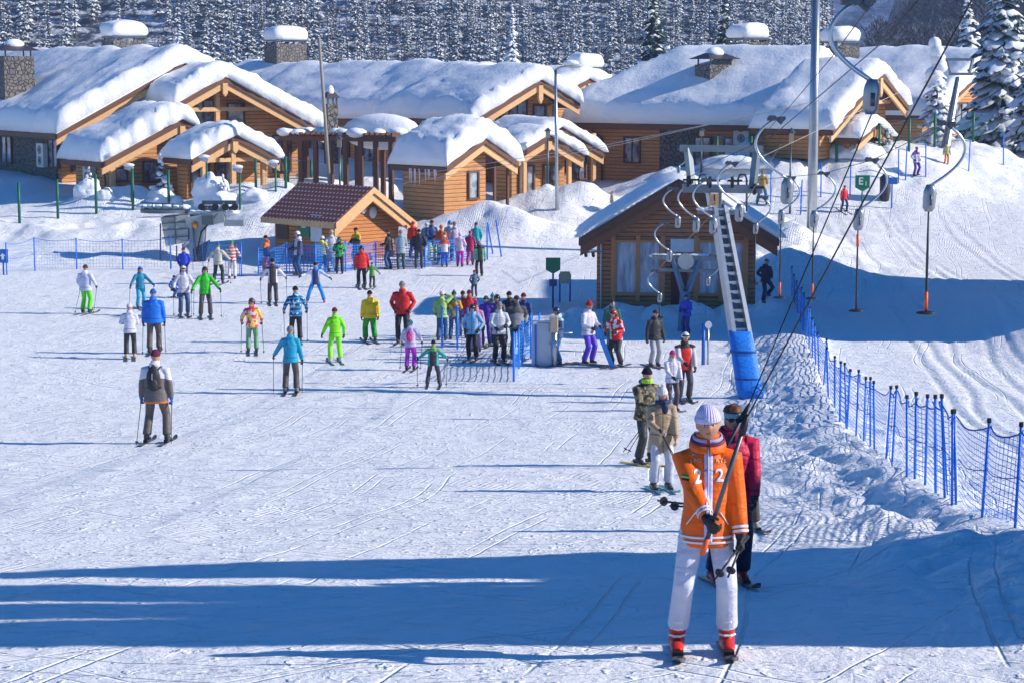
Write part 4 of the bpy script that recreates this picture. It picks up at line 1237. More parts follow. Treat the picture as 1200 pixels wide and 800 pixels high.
    if hair:
        mb = MB(); hf = 1.0
        if kind == 'band':
            mb.ell(headc + rot @ Vector((0, .015, .045)), (.100, .112, .105), 22, 12, rot, lambda v: v * (1 + .07 * math.sin(v.x * 70) * math.sin(v.y * 60)), .25)
            mb.ell(headc + rot @ Vector((0, .045, -.03)), (.080, .06, .075), 14, 8, rot)
        elif kind == 'none':
            mb.ell(headc + rot @ Vector((0, .018, .02)), (.086, .100, .112), 18, 10, rot, None, .0)
        else:
            for sx in (-1, 1): mb.ell(headc + rot @ Vector((sx * .062, .03, -.05)), (.03, .045, .085), 10, 8, rot)
            mb.ell(headc + rot @ Vector((0, .06, -.05)), (.07, .04, .09), 12, 8, rot)
        mb.build('hair', m_plain('hair', hair, .6), body, True)
    if hood:
        mb = MB(); rr = []
        fr_ = MB()
        for q in range(20):
            a = 2 * PI * q / 19; fr_.ell(headc + rot @ Vector((.085 * math.cos(a), -.075, .01 + .115 * math.sin(a))), (.026, .03, .026), 7, 5)
        fr_.build('hood_trim', m_plain('hood_trim', hood if isinstance(hood, tuple) else (.2, .15, .1), .9), jk, True)
    # ---- face
    if detail or (abs((face + look + 180) % 360 - 180) < 80 and hpx > 60):
        for sx in (-1, 1):
            mb = MB(); mb.ell(headc + rot @ Vector((sx * .031, -.080, .005)), (.0125, .009, .0065), 12, 8, rot); e = mb.build('eye', m_plain('eye_white', (.7, .68, .66), .3), body, True)
            mb = MB(); mb.ell(headc + rot @ Vector((sx * .031, -.087, .005)), (.0058, .004, .0058), 10, 6, rot); mb.build('iris', m_plain('iris', (.04, .025, .015), .2), e, True)
            if detail:
                mb = MB(); b_ = [headc + rot @ Vector((sx * x_, -.0895 + abs(x_ - .02) * .22, z_)) for x_, z_ in ((.014, .026), (.026, .031), (.040, .030), (.052, .022))]; mb.tube(b_, [.001, .0022, .002, .001], 6)
                mb.build('eyebrow', m_plain('hair', hair or (.08, .04, .02), .6), body, True)
        mb = MB(); mb.tube([headc + rot @ Vector((x_, -.0925 + abs(x_) * .30, -.057 + .001 * (x_ != 0))) for x_ in (-.024, -.010, 0, .010, .024)], [.001, .0048, .0052, .0048, .001], 8)
        mb.build('mouth', m_plain('lips', (.42, .10, .10), .4), body, True)
    # ---- poles
    HW = [loc2w(h + (h - e).normalized() * .06 * 1) for h, e in zip(HD, EL)]
    if poles:
        for i in (0, 1):
            hw = HW[i]; sx = -1 if i == 0 else 1
            if polepts: tip = polepts[i]; 
            else:
                tl = Vector((hands[i][0] * rnd.uniform(.95, 1.15), hands[i][1] + rnd.uniform(.1, .55), 0)); tip = loc2w(tl); tip.z = gzf(tip.x, tip.y) + .02
            if tip is None: continue
            side = 'left' if (math.cos(th) * sx) > 0 else 'right'
            side2 = {'left': 'right', 'right': 'left'}[side]      # as seen in the photo
            ski_pole(hw, tip, 'thin ski pole on the picture %s of the %s' % (side2, short or label), k)
    people[short or label] = dict(root=body, HW=HW, HD=HD, EL=EL, loc2w=loc2w, k=k, jk=jk, g=g, t=tt, headc=headc, rot=rot, P=P, tr=tr, up=up)
    return people[short or label]

POLEM = m_plain('pole_shaft', (.05, .055, .065), .35, .4)
def ski_pole(a, b, label, k=1.0, r=.009):
    a = Vector(a); b = Vector(b); d = (b - a).normalized(); L = (b - a).length
    if L < .3: return
    root = empty('ski_pole', a, 0, label, 'ski pole', 'ski poles in use')
    a0 = Vector((0, 0, 0)); top = -d * .06; bot = d * L
    MB().tube([top, bot], [r, r * .7], 6).build('shaft', POLEM, root, True)
    MB().tube([top - d * .02, top + d * .13], [r * 1.9, r * 1.6], 8).build('grip', BLACK, root, True)
    c = bot - d * .07; MB().tube([c, c + d * .014], [.035, .030], 12).build('basket', BLACK, root)

F = m_fabric; PT = m_pattern
DG = (.035, .035, .042); BK = (.018, .018, .022); GB = (.12, .10, .085); WH = (.62, .62, .70); RD = (.62, .02, .02); BL = (.01, .16, .62); TL = (.01, .30, .52)
def P_(*a, **k): return person(*a, **k)
# px, py(feet), height px, facing (0 = camera, 180 = away), ...
P_(101, 368, 58, 175, F((.58, .62, .78)), F((.12, .72, .01)), ('beanie', 'brown'), 'skier from behind in white jacket and vivid green trousers, far left', 'white and green skier', stance=.15, width=1.12)
P_(165, 362, 50, 30, F((.01, .20, .36)), F((.02, .36, .56)), ('helmet', 'blue'), 'skier in teal jacket and light blue trousers with blue helmet', 'teal-jacketed skier', arms='out', polepts=None)
P_(153, 420, 65, 190, F((.60, .60, .72)), F(DG), ('beanie', 'white'), 'skier in white jacket with brown fur hood lowered and grey trousers', 'fur-collared skier', boots=(.55, .42, .2), arms='front')
P_(181, 414, 76, 178, F((.01, .17, .70)), F(GB), ('beanie', 'blue'), 'skier from behind in bright blue jacket and taupe trousers', 'bright blue skier', arms='down', width=1.15)
BP = P_(184, 519, 111, 178, PT('yoke', (.14, .12, .12), (.62, .62, .72), (.75, .16, .02)), F((.13, .11, .10)), ('beanie', 'maroon'), 'man seen from behind with black backpack, white-shouldered grey jacket', 'man with the backpack', detail=1, stance=.2, arms='down', width=1.12, glove=(.02, .12, .5), polepts=None, hem=.06)
P_(216, 371, 60, 10, F((.60, .58, .68)), F((.05, .10, .22)), ('helmet', 'white'), 'skier in white jacket and blue jeans with white helmet', 'skier in blue jeans', boots=(.08, .07, .07))
P_(206, 349, 30, 60, F((.03, .10, .40)), F((.04, .14, .42)), ('beanie', 'navy'), 'child in dark blue sitting on the snow among skiers', 'sitting child', arms='down', crouch=.45, poles=False, kscale=.62)
P_(241, 373, 61, 25, F((.03, .50, .02)), F((.09, .08, .08)), ('helmet', 'black'), 'skier in green jacket and grey trousers with black helmet', 'green-jacketed skier', arms='out', stance=.17)
P_(216, 333, 44, 0, F((.02, .05, .55)), F((.03, .04, .2)), ('beanie', 'brown'), 'person in royal blue jacket under the grey lift station', 'royal blue person', poles=False, arms='hips', skis=False, width=1.1)
P_(256, 333, 49, 160, F((.50, .50, .42)), F(DG), ('beanie', 'blue'), 'skier in pale beige vest and dark trousers with blue cap, arms spread', 'beige vest skier', arms='out', stance=.2)
P_(272, 327, 46, 175, PT('bands', (.70, .04, .10), (.72, .70, .70), (.05, .4, .1)), F((.68, .66, .72)), ('beanie', 'lime'), 'child in red and white striped jacket and white trousers, green cap', 'striped child', poles=False, skis=False)
P_(313, 322, 47, 250, PT('yoke', (.05, .05, .08), (.62, .14, .04), (.05, .05, .08)), F((.75, .20, .02)), ('beanie', 'black'), 'person in orange trousers standing left of the ticket cabin', 'orange-trousered person', arms='front', skis=False, poles=False)
P_(320, 357, 54, 195, PT('sides', (.05, .04, .05), (.60, .56, .64), (.05, .04, .05)), F((.06, .05, .05)), ('beanie', 'black'), 'skier in black vest with white sleeves and dark trousers', 'white-sleeved skier', arms='out')
P_(296, 414, 65, 178, PT('patch', (.75, .55, .55), (.65, .06, .10), (.80, .55, .05)), F((.16, .34, .22)), ('helmet', 'brown'), 'child from behind in red, white and yellow patterned jacket, green trousers', 'child in the patterned jacket', width=1.05)
P_(347, 402, 67, 178, PT('bands', (.01, .25, .50), (.02, .05, .14), (.5, .65, .75)), F(BK), ('beanie', 'black'), 'skier from behind in blue and black banded jacket', 'banded jacket skier')
P_(370, 355, 50, 5, PT('sides', (.02, .05, .16), (.55, .62, .80), (.02, .2, .6)), F((.01, .26, .72)), ('beanie', 'black'), 'person with arms flung wide in bright blue trousers and red boots', 'arms-wide person', hands=((-.62, -.15, 1.18), (.62, -.18, 1.10)), stance=.36, boots=(.7, .06, .03), poles=False, crouch=.05, skis=False)
P_(341, 461, 80, 182, F((.01, .32, .52)), F((.10, .085, .075)), ('beanie', 'grey'), 'woman from behind in turquoise jacket with pole held out', 'turquoise skier', detail=1, hands=((-.30, -.1, .86), (.46, -.25, .96)), stance=.15, boots=(.2, .2, .22))
P_(393, 425, 65, 200, F((.22, .80, .01)), F((.25, .85, .02)), ('beanie', 'maroon'), 'skier from behind in all neon yellow-green suit', 'neon-suited skier', poles=False, arms='down', hands=((-.30, -.05, .9), (.42, -.1, .88)), stance=.17, boots=(.5, .5, .52))
P_(434, 401, 61, 190, F((.80, .55, .01)), F((.02, .32, .02)), ('beanie', 'black'), 'snowboarder from behind in yellow jacket and green trousers', 'yellow-jacketed snowboarder', poles=False, arms='down', width=1.25, stance=.17, loosepants=1.2)
P_(472, 402, 73, 350, F(RD), F(BK), ('beanie', 'grey'), 'tall skier facing the camera in red jacket and black trousers', 'tall red skier', arms='hips', width=1.15)
P_(481, 434, 60, 184, F((.52, .46, .68)), F((.50, .03, .55)), ('beanie', 'teal'), 'child in lavender jacket and purple trousers with a pink backpack', 'child with pink backpack', width=1.08)
P_(508, 454, 56, 186, PT('sides', (.06, .05, .07), (.03, .40, .35), (.15, .45, .10)), F((.07, .06, .08)), ('beanie', 'black'), 'child from behind in grey dungarees with teal sleeves, arms spread', 'child in dungarees', hands=((-.50, -.2, 1.08), (.58, -.2, 1.06)), stance=.24, width=1.1)
P_(424, 338, 50, 200, F((.65, .02, .02)), F(BK), ('helmet', 'black'), 'adult in red jacket and black trousers holding a small child by the hand', 'adult in red', arms='down', poles=False, width=1.2)
P_(436, 338, 31, 185, F((.10, .34, .06)), F((.05, .05, .06)), ('beanie', 'red'), 'small child in green jacket and red cap beside the adult in red', 'small green child', arms='out', poles=False)
Q = 'people queueing at the ticket cabin'
def q_(px, py, h, face, j, p, hat, lab, **k):
    d = dict(poles=False, skis=False, arms=rnd.choice(['front', 'down', 'pockets', 'hips']), group=Q); d.update(k)
    return person(px, py, h, face, j, p, hat, lab, **d)
q_(350, 323, 53, 300, PT('sides', (.55, .55, .62), (.04, .05, .12), (.55, .55, .62)), F((.02, .08, .22)), ('helmet', 'white'), 'person with white helmet and navy sleeves behind the blue queue net')
q_(378, 320, 44, 150, F((.70, .62, .12)), F((.05, .12, .3)), ('helmet', 'white'), 'person in pale yellow jacket beneath the green cabin sign')
q_(389, 319, 50, 200, F((.60, .60, .70)), F((.6, .6, .68)), ('beanie', 'cream'), 'person in long white coat by the cabin corner', coat=.25)
q_(398, 321, 44, 190, PT('patch', (.03, .40, .08), (.02, .03, .03), (.03, .40, .08)), F(BK), ('helmet', 'green'), 'child in green and black jacket beside the long white coat')
q_(418, 312, 46, 320, PT('yoke', (.03, .03, .03), (.6, .42, .02), (.03, .03, .03)), F(BK), ('beanie', 'black'), 'person in black jacket with yellow collar against the cabin wall')
q_(456, 316, 48, 260, F((.03, .03, .04)), F((.03, .10, .24)), ('beanie', 'brown'), 'person in black jacket and blue jeans, first in the cabin queue')
q_(470, 316, 47, 185, F((.28, .38, .44)), F((.04, .08, .10)), ('beanie', 'grey'), 'person in grey-blue coat queueing with back to the camera', coat=.1)
q_(484, 302, 43, 170, F((.70, .04, .02)), F((.06, .08, .25)), ('beanie', 'red'), 'person in scarlet jacket behind the grey-blue coat')
q_(491, 315, 47, 190, F((.025, .03, .05)), F((.05, .06, .08)), ('beanie', 'black'), 'person in black padded jacket in the middle of the queue', width=1.2)
q_(500, 300, 40, 180, F((.10, .45, .60)), F((.05, .10, .3)), ('beanie', 'white'), 'person in pale turquoise jacket half hidden in the queue')
q_(506, 306, 49, 10, F((.03, .06, .22)), F((.45, .65, .03)), ('beanie', 'brown'), 'person in navy jacket and yellow-green trousers in the queue')
q_(517, 309, 46, 180, F((.65, .12, .02)), F((.03, .10, .14)), ('beanie', 'orange'), 'person in burnt orange jacket in the queue')
q_(521, 313, 38, 178, PT('yoke', (.65, .64, .68), (.65, .10, .03), (.65, .64, .68)), F((.03, .10, .6)), ('beanie', 'white'), 'child in white and orange jacket with blue trousers')
q_(527, 302, 44, 160, F((.35, .50, .60)), F((.05, .10, .2)), ('helmet', 'blue'), 'person in pale blue jacket and blue helmet behind the orange jacket')
q_(533, 306, 47, 190, F((.60, .50, .66)), F((.05, .06, .1)), ('beanie', 'grey'), 'person in pale lilac jacket behind the purple-trousered child')
q_(539, 313, 41, 180, F((.66, .50, .62)), F((.55, .03, .40)), ('beanie', 'white'), 'child in white jacket and magenta trousers')
q_(551, 311, 41, 175, F((.38, .02, .10)), F((.45, .05, .20)), ('beanie', 'pink'), 'person in crimson coat near the end of the queue', coat=.12)
q_(558, 304, 44, 185, F((.02, .42, .46)), F(DG), ('beanie', 'green'), 'person in teal jacket and dark green hat, last of the upper queue')
q_(562, 324, 42, 200, PT('sides', (.02, .025, .03), (.12, .36, .22), (.02, .02, .03)), F(BK), ('helmet', 'grey'), 'person in green and black jacket standing apart below the queue', width=1.2)
q_(556, 348, 32, 185, F((.14, .20, .30)), F((.06, .08, .10)), ('beanie', 'red'), 'child in slate jacket and red cap below the queue', arms='hips')
Q = 'people waiting at the lift gate'
q_(518, 399, 59, 175, F((.36, .60, .16)), F((.03, .10, .22)), ('beanie', 'white'), 'person in lime jacket and jeans at the left of the lift queue', hands=((-.1, -.2, 1.62), (.26, -.2, .95)))
q_(532, 398, 58, 170, PT('patch', (.55, .10, .02), (.02, .16, .2), (.6, .4, .03)), F((.02, .12, .2)), ('pom', 'green'), 'person in orange patchwork jacket and dark green bobble hat')
q_(543, 394, 54, 200, F((.20, .12, .10)), F((.05, .05, .08)), ('beanie', 'brown'), 'person in brown jacket behind the pink one')
q_(550, 396, 57, 180, F((.58, .03, .03)), F((.05, .05, .08)), ('beanie', 'maroon'), 'person in dark red jacket in the lift queue', width=1.15)
q_(558, 412, 60, 5, F((.62, .28, .42)), F((.25, .2, .4)), ('beanie', 'purple'), 'person in pink jacket with purple hat in the lift queue')
q_(554, 422, 66, 0, F((.22, .48, .72)), F(BK), ('helmet', 'black'), 'person in light blue jacket and black helmet at the front of the lift queue', skis=True, detail=0, width=1.1)
q_(570, 406, 60, 340, F((.10, .03, .38)), F((.05, .03, .25)), ('beanie', 'green'), 'person in purple jacket and dark green beanie', skis=True)
q_(577, 396, 53, 10, F((.05, .10, .14)), F(BK), ('pom', 'teal'), 'person with dark teal bobble hat at the back of the lift queue')
q_(583, 406, 62, 350, F((.10, .11, .16)), F(BK), ('helmet', 'black'), 'person in dark jacket and black helmet behind the grey hat')
q_(585, 425, 72, 15, F((.56, .58, .64)), F(DG), ('beanie', 'grey'), 'person in whitish jacket with black mark and grey beanie', skis=True, arms='front', poles=True, short='grey-hatted person')
q_(597, 402, 62, 350, F((.03, .03, .04)), F(BK), ('beanie', 'black'), 'person in black behind the man in grey fleece')
q_(605, 419, 74, 10, PT('yoke', (.26, .27, .28), (.07, .07, .08), (.26, .27, .28)), F((.03, .10, .09)), ('cap', 'black'), 'man in grey fleece and black cap beside the turnstile', width=1.2, skis=True)
q_(614, 405, 63, 335, F((.02, .05, .20)), F(BK), ('beanie', 'maroon'), 'person in navy jacket and maroon cap behind the turnstile')
q_(653, 428, 69, 300, PT('sides', (.40, .62, .80), (.05, .10, .25), (.40, .62, .80)), F((.02, .13, .33)), ('helmet', 'navy'), 'person in light blue jacket and jeans right of the turnstile', skis=True, arms='front')
q_(689, 427, 75, 40, F((.60, .58, .70)), F((.12, .06, .60)), ('pom', 'red'), 'skier in white jacket and violet trousers with red bobble hat', skis=True, arms='front', width=1.1)
q_(717, 412, 62, 5, F((.02, .12, .09)), F((.03, .12, .1)), ('none', 'black'), 'bare-headed man in dark green behind the red and white jacket', hair=(.03, .02, .015), width=1.15)
q_(722, 430, 72, 330, PT('patch', (.62, .02, .03), (.62, .02, .03), (.7, .68, .7)), F((.05, .045, .05)), ('helmet', 'red'), 'skier leaning forward in red and white jacket at the lift start', lean=16, crouch=.05, skis=True, arms='front')
q_(767, 430, 68, 20, F((.035, .038, .04)), F((.36, .36, .40)), ('cap', 'black'), 'boy in black jacket and light grey trousers at the lift start', skis=True, arms='down')
q_(804, 392, 48, 330, F((.04, .08, .60)), F((.03, .05, .25)), ('cap', 'navy'), 'lift attendant in royal blue jacket behind the drag lift', arms='front', width=1.1)
q_(802, 471, 83, 10, PT('sides', (.68, .03, .02), (.55, .53, .55), (.03, .03, .03)), F((.08, .07, .08)), ('helmet', 'white'), 'rider in red jacket with white sleeves and white helmet', skis=True, arms='ride', detail=1, width=1.1, short='red-jacketed rider')
q_(787, 481, 72, 15, F((.62, .60, .72)), F((.10, .07, .10)), ('beanie', 'pink'), 'rider in white jacket with pink-topped hat behind the beige coat', skis=True, arms='ride', detail=1, hair=(.45, .22, .08), short='white-jacketed rider')
q_(756, 545, 117, 25, PT('camo', (.035, .035, .03), (.12, .10, .06), (.30, .24, .12)), F((.05, .05, .045)), ('beanie', 'black'), 'rider in brown camouflage jacket with black hat and lime neck warmer', skis=True, arms='ride', detail=1, width=1.08, glove=(.12, .3, .02), ski_col=(.7, .5, .02), short='camouflage rider')
q_(774, 574, 124, 8, F((.42, .31, .19)), F((.58, .58, .66)), ('pom', 'white'), 'woman rider in beige coat and navy scarf, white earflap hat', skis=True, arms='ride', detail=1, coat=.16, width=1.05, head_down=12, glove=(.5, .35, .25), boots=(.06, .05, .05), ski_col=(.1, .3, .35), hem=.02, short='beige-coated rider')
# policeman and the far ones
q_(897, 349, 53, 15, F((.015, .02, .05)), F((.015, .02, .05)), ('cap', 'navy'), 'guard in dark navy uniform and cap at the right corner of the hut', group=None)
q_(893, 240, 41, 170, F((.45, .30, .08)), F((.03, .18, .32)), ('beanie', 'grey'), 'snowboarder in mustard jacket and blue trousers on the far slope', group=None, stance=.25)
q_(989, 248, 31, 15, F((.70, .02, .05)), F((.03, .04, .14)), ('beanie', 'red'), 'small skier in bright red jacket left of the E1 sign', group=None, skis=True, stance=.2)
q_(1073, 206, 35, 20, PT('yoke', (.60, .60, .70), (.22, .06, .38), (.60, .60, .70)), F((.12, .05, .35)), ('beanie', 'grey'), 'skier in purple and white jacket on the far upper piste', group=None)
q_(717, 250, 27, 90, F((.40, .36, .30)), F((.3, .28, .25)), ('beanie', 'orange'), 'distant walker in fawn with orange hat above the hut roof', group=None)
q_(1109, 192, 26, 10, F((.50, .48, .2)), F((.75, .18, .03)), ('beanie', 'navy'), 'tiny skier in orange trousers at the foot of the far pylon', group=None)

# ---- third rider, mostly hidden
q_(866, 622, 136, 8, F((.14, .10, .09)), F((.11, .085, .08)), ('beanie', 'brown'), 'rider in brown trousers and grey boots hidden behind the crimson jacket', detail=1, skis=True, arms='down', boots=(.35, .38, .30), group=None, short='hidden rider', feet=((.0, 0), (.26, 0)))
# ---- second woman
W2 = person(855, 684, 213, 6, F((.62, .012, .070)), F((.030, .018, .045)), ('band', (.40, .48, .58)), 'woman in crimson jacket with sunglasses and blue-grey headband', 'crimson-jacketed woman', detail=2, poles=False, feet=((-.16, .0), (.12, -.02)), hands=((-.05, -.42, 1.06), (.19, -.24, .84)),
            boots=(.55, .02, .02), hair=(.12, .045, .018), width=1.12, hem=.06, group=None, skilen=1.3)
hc, rt, rb = W2['headc'], W2['rot'], W2['root']
m = MB(); fr = None
for sx in (-1, 1): m.ell(hc + rt @ Vector((sx * .034, -.093, .004)), (.031, .010, .021), 16, 8, rt)
sgl = m.build('sunglasses', m_plain('dark_lens', (.006, .006, .007), .08), rb, True)
for sx in (-1, 1): MB().tube([hc + rt @ Vector((sx * .066, -.085, .008)), hc + rt @ Vector((sx * .082, .0, .008))], .004, 6).build('temple', BLACK, sgl, True)
MB().tube([hc + rt @ Vector((-.012, -.100, .008)), hc + rt @ Vector((.012, -.100, .008))], .004, 6).build('bridge', BLACK, sgl, True)
# ---- front woman
ORANGE = F((.95, .135, .004), .45, .12)
WN = person(826, 766, 298, -2, ORANGE, F((.60, .61, .72)), ('beanie', (.62, .58, .84)), 'woman in orange jacket and white trousers riding the drag lift in front', 'woman in orange', detail=2, poles=False,
            feet=((-.20, -.02), (.155, .0)), hands=((-.02, -.40, 1.06), (.235, -.12, .865)), elb=.3, boots=(.62, .025, .015), width=.93, hem=.04, group=None, glove=(.012, .012, .016), skilen=.95, loosepants=.92, pantlen=.19, stance=.18, head_tilt=-4)
# ================================================================== details on the nearest figures
bpy.context.view_layer.update()
dg = bpy.context.evaluated_depsgraph_get()
def bvh_of(o):
    e = o.evaluated_get(dg); me = e.to_mesh(); b = BVHTree.FromPolygons([v.co.copy() for v in me.vertices], [p.vertices[:] for p in me.polygons]); e.to_mesh_clear(); return b
JB = bvh_of(WN['jk']); wj = WN['jk']
LILAC = F((.52, .52, .82)); WHT = m_plain('white_print', (.72, .72, .78), .5)
def front_y(x, z, off=.004, bvh=JB):
    h = bvh.ray_cast(Vector((x, -.9, z)), Vector((0, 1, 0)))
    return None if h[0] is None else h[0].y - off
def patch(name, mat, xs, zs, fx=lambda x, z: x, off=.006, parent=wj):
    """strip of cloth laid on the jacket front"""
    m = MB(); G = []
    for z in zs:
        row = []
        for x in xs:
            xx = fx(x, z); y = front_y(xx, z, off); row.append((xx, y if y is not None else -.13, z))
        G.append(row)
    m.grid(G); o = m.build(name, mat, parent, True)
    s = o.modifiers.new('solid', 'SOLIDIFY'); s.thickness = .004; return o
PZ = WN['P'].z
zt = WN['headc'].z - .155
patch('zip_placket', LILAC, np.linspace(-.028, .030, 5), np.linspace(PZ - .10, zt, 34), off=.010)
patch('zip', WHT, np.linspace(-.005, .005, 3), np.linspace(PZ - .10, zt, 34), off=.0165)
def around(name, mat, z0, z1, off=.006):
    m = MB(); rr = []
    for z in np.linspace(z0, z1, 3):
        row = []
        for q in range(64):
            a = 2 * PI * q / 64; d = Vector((math.cos(a), math.sin(a), 0)); h = JB.ray_cast(Vector((0, 0, z)), d)
            r = min(.215, (h[0] - Vector((0, 0, z))).length if h[0] is not None else .19) + off
            row.append(Vector((0, 0, z)) + d * r)
        rr.append(row)
    m.rings(rr, False); o = m.build(name, mat, wj, True)
    s = o.modifiers.new('solid', 'SOLIDIFY'); s.thickness = .004
zb = PZ - .14
around('hem_stripe', WHT, zb + .030, zb + .046); around('hem_stripe', WHT, zb + .066, zb + .082)
for i in (0, 1):
    e, h = WN['EL'][i], WN['HD'][i]; d = (h - e).normalized()
    for q in (.035, .065):
        m = MB(); c = h - d * q; m.tube([c - d * .009, c + d * .009], [.0575, .0565], 20, False); m.build('cuff_stripe', WHT, wj, True)
def jtext(s, size, x, z, mat, name='lettering', sx=1.0):
    o = text_mesh(s, size, mat, name, None, ext=.0, bold=True)
    import bmesh
    bm = bmesh.new(); bm.from_mesh(o.data); bmesh.ops.triangulate(bm, faces=bm.faces); bmesh.ops.subdivide_edges(bm, edges=bm.edges, cuts=2, use_grid_fill=True)
    for v in bm.verts:
        X = x + v.co.x * sx; Z = z + v.co.y; y = front_y(X, Z, .006); v.co = (X, y if y is not None else -.14, Z)
    bm.to_mesh(o.data); bm.free(); o.location = (0, 0, 0); o.rotation_euler = (0, 0, 0); o.parent = wj
    sd_ = o.modifiers.new('solid', 'SOLIDIFY'); sd_.thickness = .003
    return o
chz = PZ + .385
jtext('2', .125, -.074, chz - .02, WHT, sx=1.0); jtext('2', .125, .078, chz - .02, WHT, sx=1.0)
GOLD = m_plain('peach_print', (.80, .42, .25), .5)
for k, (ch, x, dz) in enumerate((('S', -.118, .0), ('P', -.092, .005), ('O', -.062, .008), ('R', .062, .008), ('T', .090, .005), ('S', .116, .0))):
    jtext(ch, .036, x, chz + .075 + dz, GOLD)
# star badge
m = MB(); pts = []
for q in range(10):
    a = PI / 2 + q * PI / 5; r = .030 if q % 2 == 0 else .012; X = -.095 + r * 1.2 * math.cos(a); Z = chz + .125 + r * .7 * math.sin(a); pts.append((X, front_y(X, Z, .007) or -.14, Z))
m.add(pts + [(-.095, (front_y(-.095, chz + .125, .009) or -.14), chz + .125)], [(i, (i + 1) % 10, 10) for i in range(10)]); m.build('badge', m_plain('grey_print', (.30, .28, .33), .5), wj)
# flag patch on the sleeve
s0, e0 = Vector((-.19, 0, WN['P'].z + .49)), WN['EL'][0]
cflag = s0.lerp(e0, .55)
def arm_pt(x, z): 
    y = front_y(x, z, .006); return (x, y if y is not None else cflag.y - .08, z)
def quad(name, col, x0, x1, z0, z1, off=0):
    m = MB(); G = [[(arm_pt(x, z)[0], arm_pt(x, z)[1] - off, z) for x in np.linspace(x0, x1, 4)] for z in np.linspace(z0, z1, 4)]
    m.grid(G); return m.build(name, m_plain(name, col, .6), wj)
fx, fz_ = cflag.x - .02, cflag.z
quad('flag_green', (.02, .22, .05), fx - .026, fx + .026, fz_, fz_ + .018); quad('flag_yellow', (.75, .60, .03), fx - .026, fx + .026, fz_ - .006, fz_ + .004, .002)
quad('flag_black', (.015, .015, .015), fx - .026, fx + .026, fz_ - .022, fz_)
# pocket piping
for sx in (-1, 1):
    m = MB(); pp = []
    for q in np.linspace(0, 1, 6):
        X = sx * (.085 + .06 * q); Z = PZ + .11 - .09 * q; pp.append((X, front_y(X, Z, .006) or -.13, Z))
    m.tube(pp, .0045, 6); m.build('pocket_piping', WHT, wj, True)
# raised collar with lilac and maroon lining
nk = WN['headc'] - Vector((0, -.02, .115))
def collar(name, mat, r0, r1, z0, z1, tilt=.03):
    m = MB(); rr = []
    for z, r in ((z0, r0), ((z0 + z1) / 2, (r0 + r1) / 2 + .006), (z1, r1), (z1, r1 - .012), (z0, r0 - .02)):
        rr.append([Vector((math.sin(a) * r, .012 - math.cos(a) * r * .92, z - tilt * math.cos(a) * (1 if z > z0 else .3))) + Vector((0, nk.y * .6, nk.z)) for a in np.linspace(.10, 2 * PI - .10, 30)])
    m.grid(rr); return m.build(name, mat, wj, True)
collar('collar', ORANGE, .128, .122, -.075, -.005)
collar('collar_lining', F((.16, .02, .07)), .116, .118, -.03, .012)
collar('scarf', F((.42, .34, .55)), .100, .103, -.01, .032, .02)
# white plume of breath hair etc. is absent; the second woman's collar
jb2 = W2['jk']
m = MB(); n2 = W2['headc'] - Vector((0, -.02, .115))
rr = []
for z, r in ((-.07, .130), (-.02, .135), (.018, .120), (.015, .105), (-.05, .10)):
    rr.append([Vector((math.sin(a) * r, .012 - math.cos(a) * r * .92, z - .02 * math.cos(a))) + Vector((0, n2.y * .6, n2.z)) for a in np.linspace(.05, 2 * PI - .05, 30)])
m.grid(rr); m.build('collar', F((.30, .01, .045)), jb2, True)
# beige rider's scarf, earflaps
bc = people['beige-coated rider']
m = MB(); h = bc['headc']
rr = []
for z, r in ((-.17, .115), (-.13, .125), (-.09, .11), (-.085, .08)): rr.append([h + Vector((math.sin(a) * r, -.0 - math.cos(a) * r * .95, z)) for a in [2 * PI * q / 20 for q in range(20)]])
m.rings(rr, False); m.ell(h + Vector((.02, -.13, -.22)), (.06, .03, .10), 10, 8); m.build('scarf', F((.015, .03, .09)), bc['root'], True)
m = MB()
for sx in (-1, 1): m.ell(h + Vector((sx * .080, -.01, -.06)), (.022, .05, .075), 10, 8)
m.build('earflap', m_hat_knit((.72, .70, .72)), bc['root'], True)
cf = people['camouflage rider']; h = cf['headc']
m = MB(); rr = []
for z, r in ((-.15, .10), (-.11, .108), (-.075, .095), (-.07, .08)): rr.append([h + Vector((math.sin(a) * r, -math.cos(a) * r, z)) for a in [2 * PI * q / 18 for q in range(18)]])
m.rings(rr, False); m.build('neck_warmer', F((.35, .70, .02)), cf['root'], True)
# backpacks
def backpack(p, col, label, s=1.0):
    r = p['root']; th = r.rotation_euler.z; k = p['k']
    o = empty('backpack', p['loc2w'](p['P'] + Vector((0, .17, .12))), th, label, 'backpack'); o.scale = (k * s,) * 3
    fm = F(col); m = MB()
    m.ell((0, .03, .20), (.135, .085, .235), 18, 12); b = m.build('pack_body', fm, o, True)
    m = MB(); m.ell((0, .10, .11), (.10, .05, .11), 14, 8); m.build('front_pocket', fm, b, True)
    m = MB(); m.tube([(0, .145, .32), (0, .150, .20)], .006, 6); m.build('zip', m_plain('grey_print', (.5, .5, .5), .5), b)
    for sx in (-1, 1):
        m = MB(); m.tube([(sx * .08, -.02, .36), (sx * .115, -.13, .42), (sx * .13, -.27, .33), (sx * .13, -.27, .15), (sx * .12, -.02, .02)], (.014), 6); m.build('strap', fm, o, True)
    m = MB(); m.tube([(-.04, .0, .42), (0, .0, .47), (.04, .0, .42)], .01, 6); m.build('grab_loop', fm, o, True)
backpack(BP, (.03, .03, .038), 'black backpack with pale zip on the man in grey jacket')
backpack(people['child with pink backpack'], (.65, .03, .22), 'pink and blue backpack on the child in lavender', .8)
m = MB()

